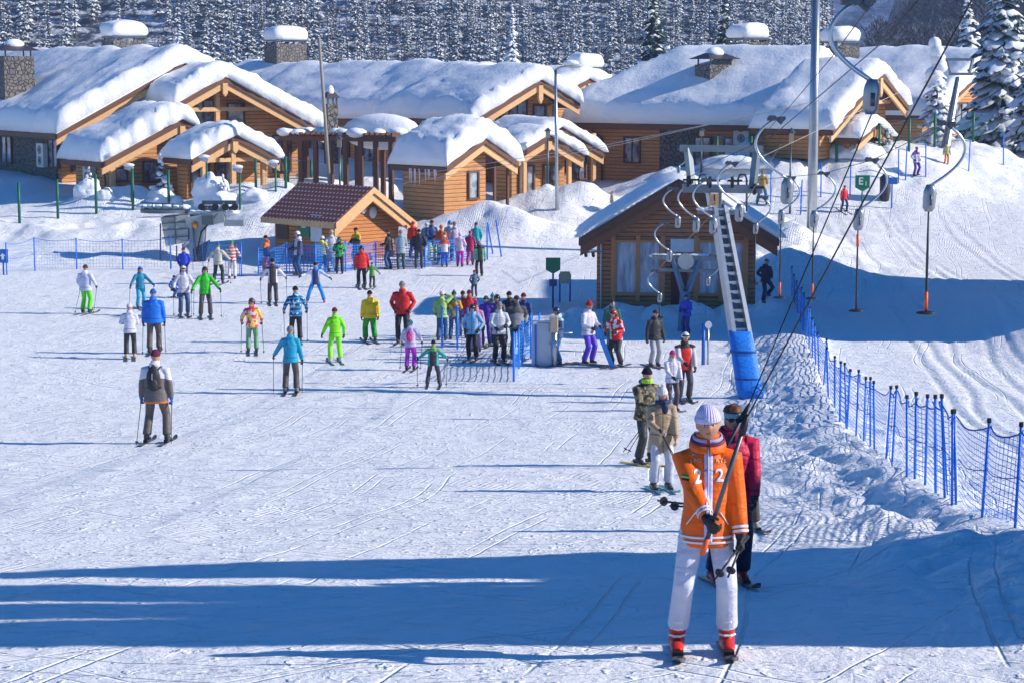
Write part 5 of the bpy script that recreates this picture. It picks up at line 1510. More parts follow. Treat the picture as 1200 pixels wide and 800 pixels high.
# ---- drag bars, ropes
ROPE = m_plain('tow_rope', (.03, .03, .035), .6)
def tow_bar(grip_top, bottom, label, plate=True):
    a = Vector(grip_top); b = Vector(bottom); r = empty('drag_bar', b, 0, label, 'drag bar', 'drag lift bars being ridden')
    d = a - b
    MB().tube([(0, 0, 0), d], [.016, .016], 8).build('shaft', DARKSTEEL, r, True)
    MB().tube([d, d * 1.05, d * 1.18], [.026, .028, .012], 8).build('rope_socket', BLACK, r, True)
    o = -d.normalized()
    MB().tube([o * -.02, o * .10], [.019, .019], 8).build('orange_sleeve', m_plain('safety_orange', (.80, .12, .02), .5), r, True)
def cable(pts, r, label, name='cable', cat='cable', group=None, mat=ROPE):
    a = Vector(pts[0]); m = MB(); m.tube([Vector(p) - a for p in pts], r, 6); o = m.build(name, mat, None, True, loc=a); tag(o, label, cat, group); return o
hl = WN['HW'][0]
bar_b = hl + Vector((-.02, .03, -.12)); top = at(869, 508, 13.55)
tow_bar(top, bar_b, 'dark drag bar held by the woman in orange')
dirn = (top - bar_b)
rope_end = at(1150, -20, 11.4)
cable([top + dirn * .15, rope_end], .006, 'taut tow rope rising right from the drag bar of the woman in orange', 'tow_rope', 'rope', 'tow ropes')
h2 = W2['HW'][0]; top2 = at(868, 492, 18.7)
b2 = Vector((top2.x - .42, top2.y + .05, top2.z - .85))
tow_bar(top2, b2, 'drag bar in front of the woman in crimson')
# poles carried
def carried(p, i, ends, labels):
    h = p['HW'][i]
    for e, l in zip(ends, labels): ski_pole(h + Vector((0, 0, .01)), e, l, r=.010)
hL = WN['HW'][1]
carried(WN, 1, [at(838, 678, 13.75), at(853, 676, 13.8)], ['ski pole dangling from the orange rider, tip nearer her knees', 'ski pole dangling from the orange rider, outer one of the pair'])
ski_pole(at(822, 592, 14.2), at(771, 586, 14.6), 'upper of two poles pointing left behind the orange jacket', r=.010)
ski_pole(at(822, 594, 14.25), at(785, 592, 14.65), 'lower of two poles pointing left behind the orange jacket', r=.010)
for nm, dx, nd in (('beige-coated rider', .3, 'beige coat'), ('camouflage rider', -.5, 'camouflage jacket')):
    pp = people[nm]; h = pp['HW'][0]
    ski_pole(h, h + Vector((dx, -.25, -.62)), 'ski pole slanting down from the hand of the rider in %s' % nd)
    ski_pole(h, h + Vector((dx + .07, -.2, -.66)), 'second ski pole beneath the other, held by the rider in %s' % nd)

# ================================================================== the drag lift
def pylon_near():
    b = at(880, 470, 49); b.z = gzf(b.x, b.y)
    t = at(842, 243, 50.5); r = empty('lift_pylon', b, 0, 'leaning lattice-runged steel pylon with blue padding at its foot', 'pylon')
    T = t - b; mid = T
    GREY = STEEL
    side = Vector((.165, .02, 0))
    m = MB(); m.bar(-side * 1.3, T - side * .75, .10, .30); m.bar(side * 1.3, T + side * .75, .10, .30); m.build('mast_rail', GREY, r)
    n = 15
    for i in range(n):
        m = MB(); f = .30 + .69 * i / (n - 1); k = 1.3 - .55 * f; m.bar(T * f - side * k, T * f + side * k, .05, .08)
        m.build('rung', m_plain('pale_steel', (.6, .63, .66), .35, .7), r)
    m = MB(); m.bar(T * .02 + Vector((0, .06, 0)), T * .98 + Vector((0, .06, 0)), .40, .12); m.build('mast_web', m_plain('web_steel', (.16, .19, .21), .5, .5), r)
    # padding
    m = MB(); rr = []
    for f, k in ((.0, 1.0), (.04, 1.12), (.15, 1.05), (.28, 1.0), (.345, .92)):
        c = T * f; rr.append([c + Vector((math.copysign(abs(math.cos(a)) ** .6, math.cos(a)) * .29 * k, math.copysign(abs(math.sin(a)) ** .6, math.sin(a)) * .24 * k, 0)) for a in [2 * PI * q / 20 for q in range(20)]])
    m.rings(rr); pd = m.build('padding', m_fabric((.015, .22, .78)), r, True)
    for f in (.10, .24):
        m = MB(); c = T * f; m.rings([[c + Vector((0, 0, zz)) + Vector((math.copysign(abs(math.cos(a)) ** .6, math.cos(a)) * .315, math.copysign(abs(math.sin(a)) ** .6, math.sin(a)) * .27, 0)) for a in [2 * PI * q / 20 for q in range(20)]] for zz in (-.03, .03)], False); m.build('strap', m_plain('strap_navy', (.01, .08, .3), .6), pd, True)
    # head frame: two cross arms joined by splayed posts
    def arm(y0, x0, x1, th, nm):
        a = at(x0, y0, 50.5) - b; c = at(x1, y0 + 1, 50.5) - b; m = MB(); m.bar(a, c, th, th); m.build(nm, m_plain('painted_grey_steel', (.20, .24, .27), .4, .5), r)
    arm(174, 797, 894, .16, 'upper_arm'); arm(221, 800, 893, .20, 'lower_arm'); arm(247, 818, 872, .17, 'foot_plate')
    for x0, x1 in ((806, 811), (887, 882)):
        m = MB(); m.bar(at(x0, 174, 50.5) - b, at(x1, 221, 50.5) - b, .15, .15); m.build('head_post', m_plain('painted_grey_steel', (.20, .24, .27), .4, .5), r)
    m = MB(); m.bar(at(829, 221, 50.5) - b, at(833, 248, 50.5) - b, .08, .1); m.bar(at(844, 221, 50.5) - b, at(843, 248, 50.5) - b, .08, .1); m.build('neck', STEEL, r)
    for x in (824, 870):
        m = MB(); pts = [at(x - 5, 221, 50.5) - b, at(x - 5, 210, 50.5) - b, at(x - 3, 205, 50.5) - b, at(x + 3, 205, 50.5) - b, at(x + 5, 210, 50.5) - b, at(x + 5, 228 + (20 if x > 850 else 0), 50.5) - b]; m.tube(pts, .025, 6); m.build('cable_guard', DARKSTEEL, r, True)
    # sheaves
    for x, y in ((832, 214), (858, 214), (806, 213), (884, 222)):
        c = at(x, y, 50.4) - b; m = MB(); m.cyl(c + Vector((-.03, 0, 0)), c + Vector((.03, 0, 0)), .14, .14, 16); m.bar(c + Vector((-.12, 0, .04)), c + Vector((.25, 0, .04)), .05, .05); m.build('sheave', BLACK, r)
    # number plate
    c = at(837, 234, 50.2) - b; m = MB(); m.box(c, (.22, .04, .30)); pl = m.build('number_plate', m_plain('peach_plate', (.62, .36, .18), .5), r)
    text_mesh('1', .22, BLACK, 'lettering', pl, c + Vector((0, -.03, .03)), bold=True)
    text_mesh('50', .05, BLACK, 'lettering', pl, c + Vector((0, -.03, -.10)))
    m = MB()
    for i in range(8): m.ell(at(822 + 6 * i, 245, 50.5) - b, (.14, .14, .05), 8, 5)
    m.build('snow_cap', SNOW, r, True)
    return t
pylon_near()
def pylon_mid():
    b = at(793, 392, 66); b.z = gzf(b.x, b.y); r = empty('lift_pylon', b, 0, 'squat grey lift support with V-shaped struts in front of the hut', 'pylon')
    PG = m_plain('painted_grey_steel', (.20, .24, .27), .4, .5)
    a = at(764, 301, 66) - b; c = at(843, 303, 66) - b
    m = MB(); m.bar(a, c, .22, .16); m.build('upper_arm', PG, r)
    a2 = at(768, 316, 66) - b; c2 = at(838, 318, 66) - b; m = MB(); m.bar(a2, c2, .14, .10); m.build('lower_arm', PG, r)
    for x0, x1 in ((789, 800), (819, 806)):
        m = MB(); m.bar(at(x0, 304, 66) - b, at(x1, 342, 66) - b, .22, .12); m.build('strut', m_plain('blue_grey_steel', (.12, .20, .30), .4, .3), r)
    m = MB(); m.bar(at(803, 342, 66) - b, Vector((0.18, 0, -.2)), .26, .26); m.build('column', m_plain('blue_grey_steel', (.12, .20, .30), .4, .3), r)
    m = MB(); m.cyl((.26, -.1, 2.25), (.26, .1, 2.25), .26, .26, 18); m.build('return_wheel', STEEL, r)
    m = MB()
    for i in range(9): m.ell(at(768 + 9 * i, 300, 66) - b, (.22, .12, .07), 8, 5)
    m.build('snow_cap', SNOW, r, True)
pylon_mid()
def pylon_far():
    b = at(1105, 215, 108); b.z = gzf(b.x, b.y); r = empty('lift_pylon', b, 0, 'far leaning lift pylon with rectangular head frame, right', 'pylon')
    PG = m_plain('painted_grey_steel', (.20, .24, .27), .4, .5)
    m = MB(); m.tube([(0, 0, -.5), at(1123, 92, 110) - b], [.26, .16], 10); m.build('mast', PG, r)
    for y in (70, 87):
        x0, x1 = (1108, 1141) if y == 70 else (1112, 1140); m = MB(); m.bar(at(x0, y, 110) - b, at(x1, y, 110) - b, .14, .14); m.build('arm', PG, r)
    for x0, x1 in ((1110, 1114), (1140, 1136)):
        m = MB(); m.bar(at(x0, 70, 110) - b, at(x1, 87, 110) - b, .12, .12); m.build('head_post', PG, r)
    m = MB(); m.box(at(1108, 178, 108) - b, (.45, .35, .6)); m.build('control_box', m_plain('box_violet', (.10, .09, .28), .5), r)
pylon_far()

# ---- cables (haul rope both ways plus far spans)
GRP = 'cables of the drag lift'
C1 = [at(1036, -25, 13), at(1020, 6, 17.6), at(975, 67, 24), at(923, 128, 32), at(906, 146, 36), at(870, 188, 45), at(832, 213, 50.4), at(800, 214, 56), at(770, 300, 66)]
cable(C1, .006, 'dark haul rope climbing steeply over the near pylon past the largest hanger', 'haul_cable', 'cable', GRP)
C3 = [at(860, 214, 50.4), at(920, 208, 52), at(963, 204, 50), at(1022, 188, 44), at(1107, 146, 33), at(1210, 82, 24)]
cable(C3, .007, 'lower haul rope sagging away to the right edge, carrying empty bars', 'haul_cable', 'cable', GRP)
cable([at(802, 206, 62), at(905, 160, 45), at(1028, 55, 30), at(1085, -10, 22)], .009, 'thin upper line crossing in front of the steel mast', 'haul_cable', 'cable', GRP)
cable([at(745, 235, 85), at(880, 190, 80), at(1110, 82, 108)], .012, 'pale guy line to the far pylon head', 'haul_cable', 'cable', GRP, m_plain('pale_wire', (.55, .52, .5), .5))
for (x0, y0, x1, y1, l) in ((470, 216, 960, 118, 'upper pale wire across the right lodge wall'), (475, 207, 940, 124, 'pale wire just below the upper one across the right lodge')):
    cable([at(x0, y0, 97), at((x0 + x1) / 2, (y0 + y1) / 2 + 5, 92), at(x1, y1, 84)], .014, l, 'overhead_wire', 'wire', 'pale wires over the lodges', m_plain('pale_wire', (.55, .52, .5), .5))
for (x0, y0, t0, x1, y1, t1, l) in ((843, 243, 50.6, 757, 330, 66, 'rope slanting left behind the mast'), (848, 235, 50.6, 885, 470, 49.5, 'thin line hanging beside the pylon mast'), (800, 330, 66, 700, 480, 52, 'slack rope falling left of the hut door'), (868, 246, 50.6, 915, 170, 47, 'short stay from the foot plate')):
    if 'slack' in l: continue
    cable([at(x0, y0, t0), at(x1, y1, t1)], .010, l, 'stay_rope', 'rope', 'stay ropes of the near pylon', m_plain('tan_rope', (.35, .27, .2), .7))

# ---- hangers: clamp, curved arm, spring box, rope, bar
RED = m_plain('safety_orange', (.80, .12, .02), .5)
LST = m_plain('light_steel', (.50, .54, .58), .28, .85)
def hanger(px, py, t, H, label, bulge=1, boxrow=None, bar=None, tip='orange', big=False):
    """H: drop of the arm in photo pixels; bar: pixel row of the cross bar"""
    c = at(px, py, t); s = t / FPX; r = empty('tow_hanger', c, 0, label, 'drag lift hanger', 'hangers on the haul ropes')
    th = .023 if not big else .017
    m = MB(); m.bar((-.14, -.02, 0), (.16, .02, .02), .06, .05); m.bar((-.04, 0, .05), (.1, 0, -.07), .05, .05); m.cyl((-.08, -.05, .02), (-.08, .05, .02), .045, .045, 10); m.cyl((.10, -.05, 0), (.10, .05, 0), .045, .045, 10); m.build('cable_clamp', DARKSTEEL, r)
    pts = []
    h = H * s; dx = h * .22 * bulge
    for q in np.linspace(0, 1, 16):
        x = -bulge * h * .42 * math.sin(PI * min(1, q * 1.02)) ** .8 * (1 - .25 * q) + dx * q ** 2 * 1.0; pts.append((x, 0, -h * q))
    pts = [Vector(p) for p in pts]
    m = MB(); m.tube(pts, th * (1.3 if big else 1), 10); m.build('curved_arm', LST, r, True)
    e = pts[-1]; bh = H * .42 * s; bw = bh * .42
    m = MB(); m.tube([e + Vector((0, 0, .02)), e + Vector((0, 0, -bh * .12)), e + Vector((0, 0, -bh * .25)), e + Vector((-.1 * bw, 0, -bh * .85)), e + Vector((-.1 * bw, 0, -bh))], [(bw * .35, bw * .3), (bw * .55, bw * .4), (bw * .62, bw * .42), (bw * .58, bw * .42), (bw * .35, bw * .3)], 12)
    bx = m.build('spring_box', m_plain('spring_housing', (.30, .33, .37), .35, .7), r, True)
    m = MB(); m.tube([e + Vector((0, -bw * .45, -bh * .35)), e + Vector((0, -bw * .50, -bh * .75))], .02, 6); m.build('cover_rib', DARKSTEEL, bx, True)
    if bar is not None:
        b = Vector((e.x - .1 * bw, 0, (at(px, bar, t) - c).z)); top = e + Vector((-.1 * bw, 0, -bh))
        br = empty('pull_rod', b, 0); br.parent = r; br.location = b; d = top - b; L = d.length; k = min(1.0, 1.0)
        bend = Vector((-.0, 0, 0)) if tip != 'bent' else Vector((-.18, 0, 0))
        m = MB(); m.tube([d, d * .55, d * .22, bend * .5, bend], [.014, .022, .022, .022, .022] if t > 30 else [.01, .016, .017, .017, .017], 8); m.build('rod', ROPE, br, True)
        m = MB(); a_ = d * .02 if tip != 'top' else d * .80; b_ = d * .20 if tip != 'top' else d * .95
        m.tube([a_ + bend * .8 * (tip != 'top'), b_ + bend * .3 * (tip != 'top')], .030 if t > 30 else .022, 8); m.build('orange_sleeve', RED if tip != 'plain' else ROPE, br, True)
        if tip == 'plain' or px % 2: m = MB(); m.ell(bend + Vector((0, 0, -.02)), (.17, .12, .035), 16, 6)
        else: m = MB(); m.ell(bend + Vector((0, 0, -.02)), (.17, .12, .035), 16, 6)
        m.build('seat_plate', BLACK, br, True)
    return e + c + Vector((0, 0, -bh))
B1_ = hanger(1004, 3, 17.8, 92, 'largest curved hanger at the top edge with its dark spring box', 1, big=True)
cable([B1_, top2 + (top2 - b2) * .15], .006, 'taut tow rope from the largest hanger down to the crimson rider', 'tow_rope', 'rope', 'tow ropes')
hanger(909, 140, 33, 70, 'hanger on the steep rope just left of the steel mast', 1)
hanger(857, 192, 46, 48, 'hanger in front of the right arm of the near pylon', 1)
hanger(827, 212, 50, 44, 'hanger directly over the number plate of the pylon', 1)
hanger(808, 216, 52, 40, 'hanger passing the left arm of the pylon, second from its end', 1)
hanger(788, 222, 55, 32, 'hanger at the very left end of the pylon arm', 1)
hanger(778, 262, 60, 32, 'hanger curling over the left post of the squat support', 1)
hanger(836, 300, 62, -1 + 26, 'hanger on the right end of the squat support', -1)
hanger(768, 318, 62, 26, 'hanger low in front of the left hut window', 1, bar=372, tip='plain')
hanger(893, 232, 52, 30, 'thin-armed hanger right of the pylon with bare rod', -1, bar=333, tip='plain')
hanger(925, 209, 51, 38, 'empty hanger nearest the mast on its right side', -1, bar=350)
hanger(965, 204, 50, 44, 'empty hanger third from the right on the sagging rope', -1, bar=351)
hanger(1021, 188, 43, 58, 'empty hanger with bent rod, second from the right', -1, bar=366, tip='top')
hanger(1108, 146, 33, 72, 'empty hanger with long rod nearest the right edge', -1, bar=369)
hanger(800, 175, 58, 20, 'small hanger on the far left of the top arm', -1)

# ================================================================== masts and lamps
def mast(px, row_b, px_t, row_t, t, wpx, label, lamp=True, mat=STEEL, name='lamp_post', cat='lamp post'):
    b = at(px, row_b, t); b.z = gzf(b.x, b.y); T = at(px_t, row_t, t); r = empty(name, b, 0, label, cat, None)
    w = wpx * t / FPX / 2; m = MB(); m.tube([(0, 0, -.6), (T - b) * .5, T - b], [w * 1.1, w, w * .8], 12); m.build('pole', mat, r, True)
    if lamp:
        e = T - b; m = MB(); m.tube([e, e + Vector((.25, 0, .12)), e + Vector((.8, 0, .2))], [.05, .05, .04], 8); m.build('bracket', mat, r, True)
        m = MB(); m.ell(e + Vector((.85, 0, .2)), (.45, .18, .13), 12, 7); h = m.build('lamp_head', m_plain('lamp_grey', (.45, .46, .46), .4), r, True)
        m = MB(); m.ell(e + Vector((.75, 0, .32)), (.4, .2, .16), 10, 6); m.build('snow_cap', SNOW, h, True)
    return r
mast(951, 272, 957, -30, 90, 11, 'tall thick galvanised steel mast rising out of the frame', False, name='steel_mast', cat='mast')
mast(653, 224, 651, 82, 100, 4, 'slim street lamp in front of the middle lodge gable')
mast(1181, 162, 1180, 35, 125, 5, 'slim street lamp before the huge dark fir')
mast(388, 210, 374, 45, 100, 4, 'leaning weathered wooden pole in front of the pergola', False, m_plain('bleached_wood', (.30, .27, .23), .8), 'wooden_pole', 'pole')
def lantern(px, row_b, row_t, t, label):
    b = at(px, row_b, t); b.z = gzf(b.x, b.y); T = at(px, row_t, t) - b; r = empty('lantern', b, 0, label, 'lantern', 'path lanterns')
    MB().tube([(0, 0, -.4), T * .82], [.06, .04], 8).build('post', DARKSTEEL, r, True)
    m = MB(); h = T.z; m.box((0, 0, h * .88), (.22, .22, h * .12)); m.build('lamp_glass', m_plain('dull_glass', (.35, .30, .2), .3), r)
    m = MB(); m.tube([(0, 0, h * .94), (0, 0, h * 1.0)], [.20, .03], 6); m.build('cap', DARKSTEEL, r)
lantern(398, 210, 158, 103, 'black lantern in front of the pergola'); lantern(927, 182, 150, 100, 'black lantern in front of the right lodge annex'); lantern(822, 185, 150, 104, 'black lantern against the right lodge wall'); lantern(642, 195, 150, 102, 'black lantern by the small entrance gable')
def floodlight(px, row_b, row_t, t, label):
    b = at(px, row_b, t); b.z = gzf(b.x, b.y); T = at(px, row_t, t) - b; r = empty('floodlight', b, 0, label, 'floodlight', 'floodlights on short posts')
    MB().tube([(0, 0, -.4), T], .05, 8).build('post', GREENP, r, True)
    m = MB(); m.box(T + Vector((-.1, -.1, .12)), (.42, .22, .2), Matrix.Rotation(.3, 3, 'Y')); m.build('lamp_head', m_plain('lamp_grey', (.45, .46, .46), .4), r)
    m = MB(); m.ell(T + Vector((-.1, -.1, .26)), (.28, .18, .10), 10, 6); m.build('snow_cap', SNOW, r, True)
floodlight(281, 238, 202, 98, 'snowy floodlight on green post before the entrance porch'); floodlight(154, 228, 200, 100, 'snowy floodlight before the porch annex window'); floodlight(242, 214, 190, 99, 'snowy floodlight left of the entrance porch')
floodlight(323, 228, 196, 99, 'snowy floodlight right of the entrance porch, by the pergola')

# ================================================================== fences and nets
def post_row(pts, h, r_, mat, name, label, cat='fence', net=None, top=None, closed_net=True, group=None, lean=0.0):
    o0 = Vector(pts[0]); root = empty(name, o0, 0, label, cat, group)
    tops = []
    for p in pts:
        p = Vector(p); hh = h * rnd.uniform(.93, 1.05); tp = p + Vector((rnd.uniform(-lean, lean), rnd.uniform(-lean, lean), hh)); tops.append(tp)
        MB().tube([p - o0 - Vector((0, 0, .15)), tp - o0], r_, 8).build('post', mat, root, True)
        if top: MB().cyl(tp - o0, tp - o0 + Vector((0, 0, .05)), r_ * 1.5, r_ * 1.5, 8).build('cap', top, root)
    if net:
        for i in range(len(pts) - 1):
            a, b = Vector(pts[i]), Vector(pts[i + 1]); G = []
            for v in np.linspace(0, 1, 5):
                row = []
                for q in np.linspace(0, 1, 7):
                    p = a.lerp(b, q); tq = tops[i].lerp(tops[i + 1], q); sag = 4 * q * (1 - q) * .10 * v
                    g_ = p + Vector((0, 0, .05)); row.append(g_.lerp(tq - Vector((0, 0, .04)), v) - Vector((0, 0, sag)) - o0 + Vector((.03 * math.sin(q * 6 + i), .0, 0)))
                G.append(row)
            m = MB(); m.grid(G); m.build('net', net, root)
            if True:
                for v in (2, 4): MB().tube([Vector(p) for p in G[v]], .006 if v < 4 else .010, 4).build('net_cord', m_plain('cord_blue', (.01, .10, .45), .6), root)
    return root
fp = []
for a, b_ in FENCE_PX: g_, t_ = ground(a, b_ - 2); fp.append(g_)
BLU = m_plain('fence_post_blue', (.015, .19, .80), .4)
post_row(fp[:17], 1.17, .017, BLU, 'safety_fence', 'blue net fence on poles along the right hand snow ridge', net=m_net((.03, .30, .90), .065, .15, .0), top=BLACK, lean=.07)
post_row(fp[16:], 1.12, .02, BLU, 'safety_fence', 'far bunched-up stretch of blue net fence beside the drag lift', net=m_net((.03, .30, .90), .09, .26, .0), top=BLACK, lean=.08)
# queue fences
def gp(x, y): return ground(x, y)[0]
post_row([gp(x, y) for x, y in ((303, 324), (336, 321), (370, 322), (405, 319), (440, 316), (498, 314), (552, 306))], 1.25, .03, BLU, 'queue_fence', 'blue netted fence in front of the ticket cabin queue', net=m_net((.02, .20, .70), .11, .25, .0))
post_row([gp(x, y) for x, y in ((518, 408), (536, 409), (548, 411))], 1.3, .03, BLU, 'queue_fence', 'short blue net left of the lift queue', net=m_net((.02, .20, .70), .10, .13, .0))
post_row([gp(x, y) for x, y in ((602, 447), (612, 425), (622, 415))], 1.25, .03, BLU, 'queue_fence', 'blue net gate wing standing before the turnstile', net=m_net((.02, .24, .80), .09, .18, .0))
post_row([gp(x, y) for x, y in ((608, 432), (622, 420), (632, 412))], 1.15, .03, BLU, 'queue_fence', 'second blue net wing, closer to the turnstile', net=m_net((.02, .24, .80), .09, .16, .0))
post_row([gp(x, y) for x, y in ((8, 322), (41, 318), (90, 316), (144, 316), (200, 316), (283, 324))], 1.35, .03, BLU, 'boundary_line', 'thin line of blue stakes across the left snow bank', 'fence', net=m_net((.10, .25, .60), .14, .05, .0))
for i, (x, y, h, l) in enumerate(((571, 305, 1.5, 'upright blue stake right of the cabin queue'), (578, 298, 1.4, 'leaning blue stake, left one of the leaning pair'), (588, 301, 1.6, 'leaning blue stake, right one of the leaning pair'))):
    p = gp(x, y); m = MB(); m.tube([(0, 0, -.1), (-.25 if i else 0, 0, h)], .035, 6); tag(m.build('stake', BLU, None, True, loc=p), l, 'stake', 'blue stakes')
for i, (x, y) in enumerate(((903, 242), (925, 238), (962, 232), (996, 228), (1053, 214), (1061, 212), (1085, 208), (1135, 201), (1176, 194), (938, 252))):
    p = gp(x, y); m = MB(); m.tube([(0, 0, -.2), (.06 * math.sin(i * 3), 0, 1.7)], .035, 6); tag(m.build('stake', BLU, None, True, loc=p), 'thin blue stake marking the edge of the upper piste', 'stake', 'blue stakes of the upper piste')
# green post fences
def green_fence(pts, h, label, rails=2):
    pts = [gp(x, y) for x, y in pts]
    r = post_row(pts, h, .07, m_plain('fence_green', (.005, .12, .07), .5), 'mesh_fence', label, net=m_net((.01, .10, .06), .11, .06, .0)) if rails else post_row(pts, h, .07, m_plain('fence_green', (.005, .12, .07), .5), 'post_fence', label)
    return r
green_fence([(23, 262), (68, 256), (113, 250), (156, 246), (198, 244)], 1.9, 'row of dark green fence posts sunk in the left snow', 0)
green_fence([(702, 196), (740, 196), (776, 194), (840, 190), (880, 188)], 1.3, 'bright green rail fence below the right lodge wall')
green_fence([(980, 190), (1030, 184), (1065, 178), (1095, 172), (1140, 166), (1190, 160)], 1.7, 'green mesh fence under the firs at the right')
green_fence([(300, 222), (335, 220), (365, 218), (400, 217), (438, 216)], 1.5, 'green mesh fence in front of the pergola')
green_fence([(590, 205), (640, 198), (690, 194)], 1.3, 'green mesh fence in front of the middle lodge porches')

# ================================================================== signs
def sign(px, row_b, row_c, w, h, mat, label, name='sign_board', txt=None, post=BLUEP, shape='rect', tc=WHITEP, t=None, npost=1):
    b, tt = ground(px, row_b); s = tt / FPX; c = at(px, row_c, tt) - b; c.x = 0
    c = Vector((0, 0, c.z)); W_, H_ = w * s, h * s
    r = empty(name, b, 0, label, 'sign')
    for k in range(npost):
        x = 0 if npost == 1 else (-W_ / 2 + W_ * k); MB().tube([(x, .04, -.3), (x, .04, c.z + H_ * .3)], .035, 8).build('post', post, r, True)
    m = MB()
    if shape == 'rect': m.box(c, (W_, .04, H_))
    else: m.prism([c + Vector((x * W_ / 2, -.02, z * H_ / 2)) for x, z in ((-1, 1), (1, 1), (1, -.5), (0, -1), (-1, -.5))], (0, .04, 0))
    p = m.build('panel', mat, r)
    if txt: text_mesh(txt, H_ * .62, tc, 'lettering', p, c + Vector((0, -.026, H_ * .08)), bold=True)
    return r, c, W_, H_
GRN = m_plain('sign_green', (.005, .20, .10), .4)
sign(648, 362, 311, 17, 19, GRN, 'plain green pentagonal sign on a blue post left of the hut', shape='pent')
r_, c_, W_, H_ = sign(1010, 246, 215, 17, 19, GRN, 'green pentagonal E1 sign above the snow bank', shape='pent', post=GREENP)
text_mesh('E', H_ * .62, WHITEP, 'lettering', [c for c in r_.children if c.name.startswith('panel')][0], c_ + Vector((-W_ * .12, -.026, H_ * .12)), bold=True)
text_mesh('1', H_ * .36, WHITEP, 'lettering', [c for c in r_.children if c.name.startswith('panel')][0], c_ + Vector((W_ * .24, -.026, -H_ * .02)), bold=True)
sign(662, 354, 325, 12, 14, m_plain('board_cream', (.50, .47, .36), .5), 'small cream notice board on two blue legs', npost=2)
sign(648, 362, 331, 9, 8, m_plain('sign_blue_dark', (.03, .07, .18), .5), 'tiny dark blue plate under the green pentagon sign')
sign(1045, 244, 212, 12, 8, m_plain('sign_blue', (.02, .14, .50), .5), 'small blue sign on a stake beside the E1 sign')
r_, c_, W_, H_ = sign(4, 322, 300, 12, 16, m_plain('sign_blue', (.02, .14, .50), .5), 'blue direction sign cut by the left edge')
m = MB(); m.prism([c_ + Vector((x * W_, -.03, z * H_)) for x, z in ((-.3, .0), (0, .2), (.3, 0), (.12, 0), (.12, -.25), (-.12, -.25), (-.12, 0))], (0, .005, 0)); m.build('arrow', WHITEP, r_)
# covered object beside E1
p = gp(1036, 234); m = MB(); m.tube([(0, 0, -.2), (.05, 0, .6), (0, 0, 1.1), (0, 0, 1.25)], [.24, .28, .24, .05], 10); tag(m.build('covered_post', F((.06, .06, .08)), None, True, loc=p), 'dark shrouded post right of the E1 sign', 'covered post')

# turnstile
g_, t_ = ground(636, 428); r = empty('turnstile', g_, 0, 'grey and blue ticket turnstile box at the head of the lift queue', 'turnstile')
m = MB(); m.box((0, 0, .62), (.62, .5, 1.24)); m.build('housing', m_plain('housing_grey', (.45, .50, .55), .4), r, bevel=.04)
m = MB(); m.tube([(.32, -.28, -.1), (.32, -.28, 1.1)], .08, 12); m.build('barrel', STEEL, r, True)
m = MB(); m.box((.30, -.30, 1.2), (.24, .30, .45)); m.build('card_reader', m_plain('reader_beige', (.42, .34, .24), .5), r, bevel=.03)
m = MB()
for a in (0, 2.1, 4.2): m.tube([(.40, -.3, .95), (.40 + .42 * math.cos(a), -.3, .95 + .35 * math.sin(a))], .02, 6)
m.build('arm', STEEL, r, True)
m = MB(); m.box((-.2, -.27, .62), (.05, .04, 1.1)); m.build('blue_trim', BLUEP, r)
g_, t_ = ground(718, 432); m = MB(); m.bar((0, 0, .02), (-.42, 0, 1.10), .13, .05, (0, 1, 0)); tag(m.build('gate_paddle', m_plain('paddle_blue', (.01, .18, .60), .4), None, loc=g_), 'leaning blue gate board beside the leaning red and white skier', 'gate board')
g_, t_ = ground(824, 427); r = empty('sensor_post', g_, 0, 'pair of slim posts with round sensor right of the lift start', 'sensor post')
m = MB(); m.tube([(0, 0, -.1), (0, 0, 1.15)], .05, 8); m.build('post', BLUEP, r, True); m = MB(); m.tube([(.13, 0, -.1), (.13, 0, 1.1)], .03, 8); m.build('post', STEEL, r, True); m = MB(); m.cyl((.13, -.05, 1.12), (.13, .03, 1.12), .10, .10, 16); m.build('sensor', WHITEP, r)
# security camera on hut left
p = at(697, 296, 69); r = empty('security_camera', p, 0, 'dark cameras bracketed to the left corner of the hut', 'security camera'); m = MB(); m.bar((-.35, 0, 0), (.35, 0, .04), .05, .05); m.build('bracket', DARKSTEEL, r)
for x in (-.3, -.05): m = MB(); m.tube([(x, -.15, -.1), (x, .1, -.02)], .06, 8); m.build('lens', BLACK, r, True)

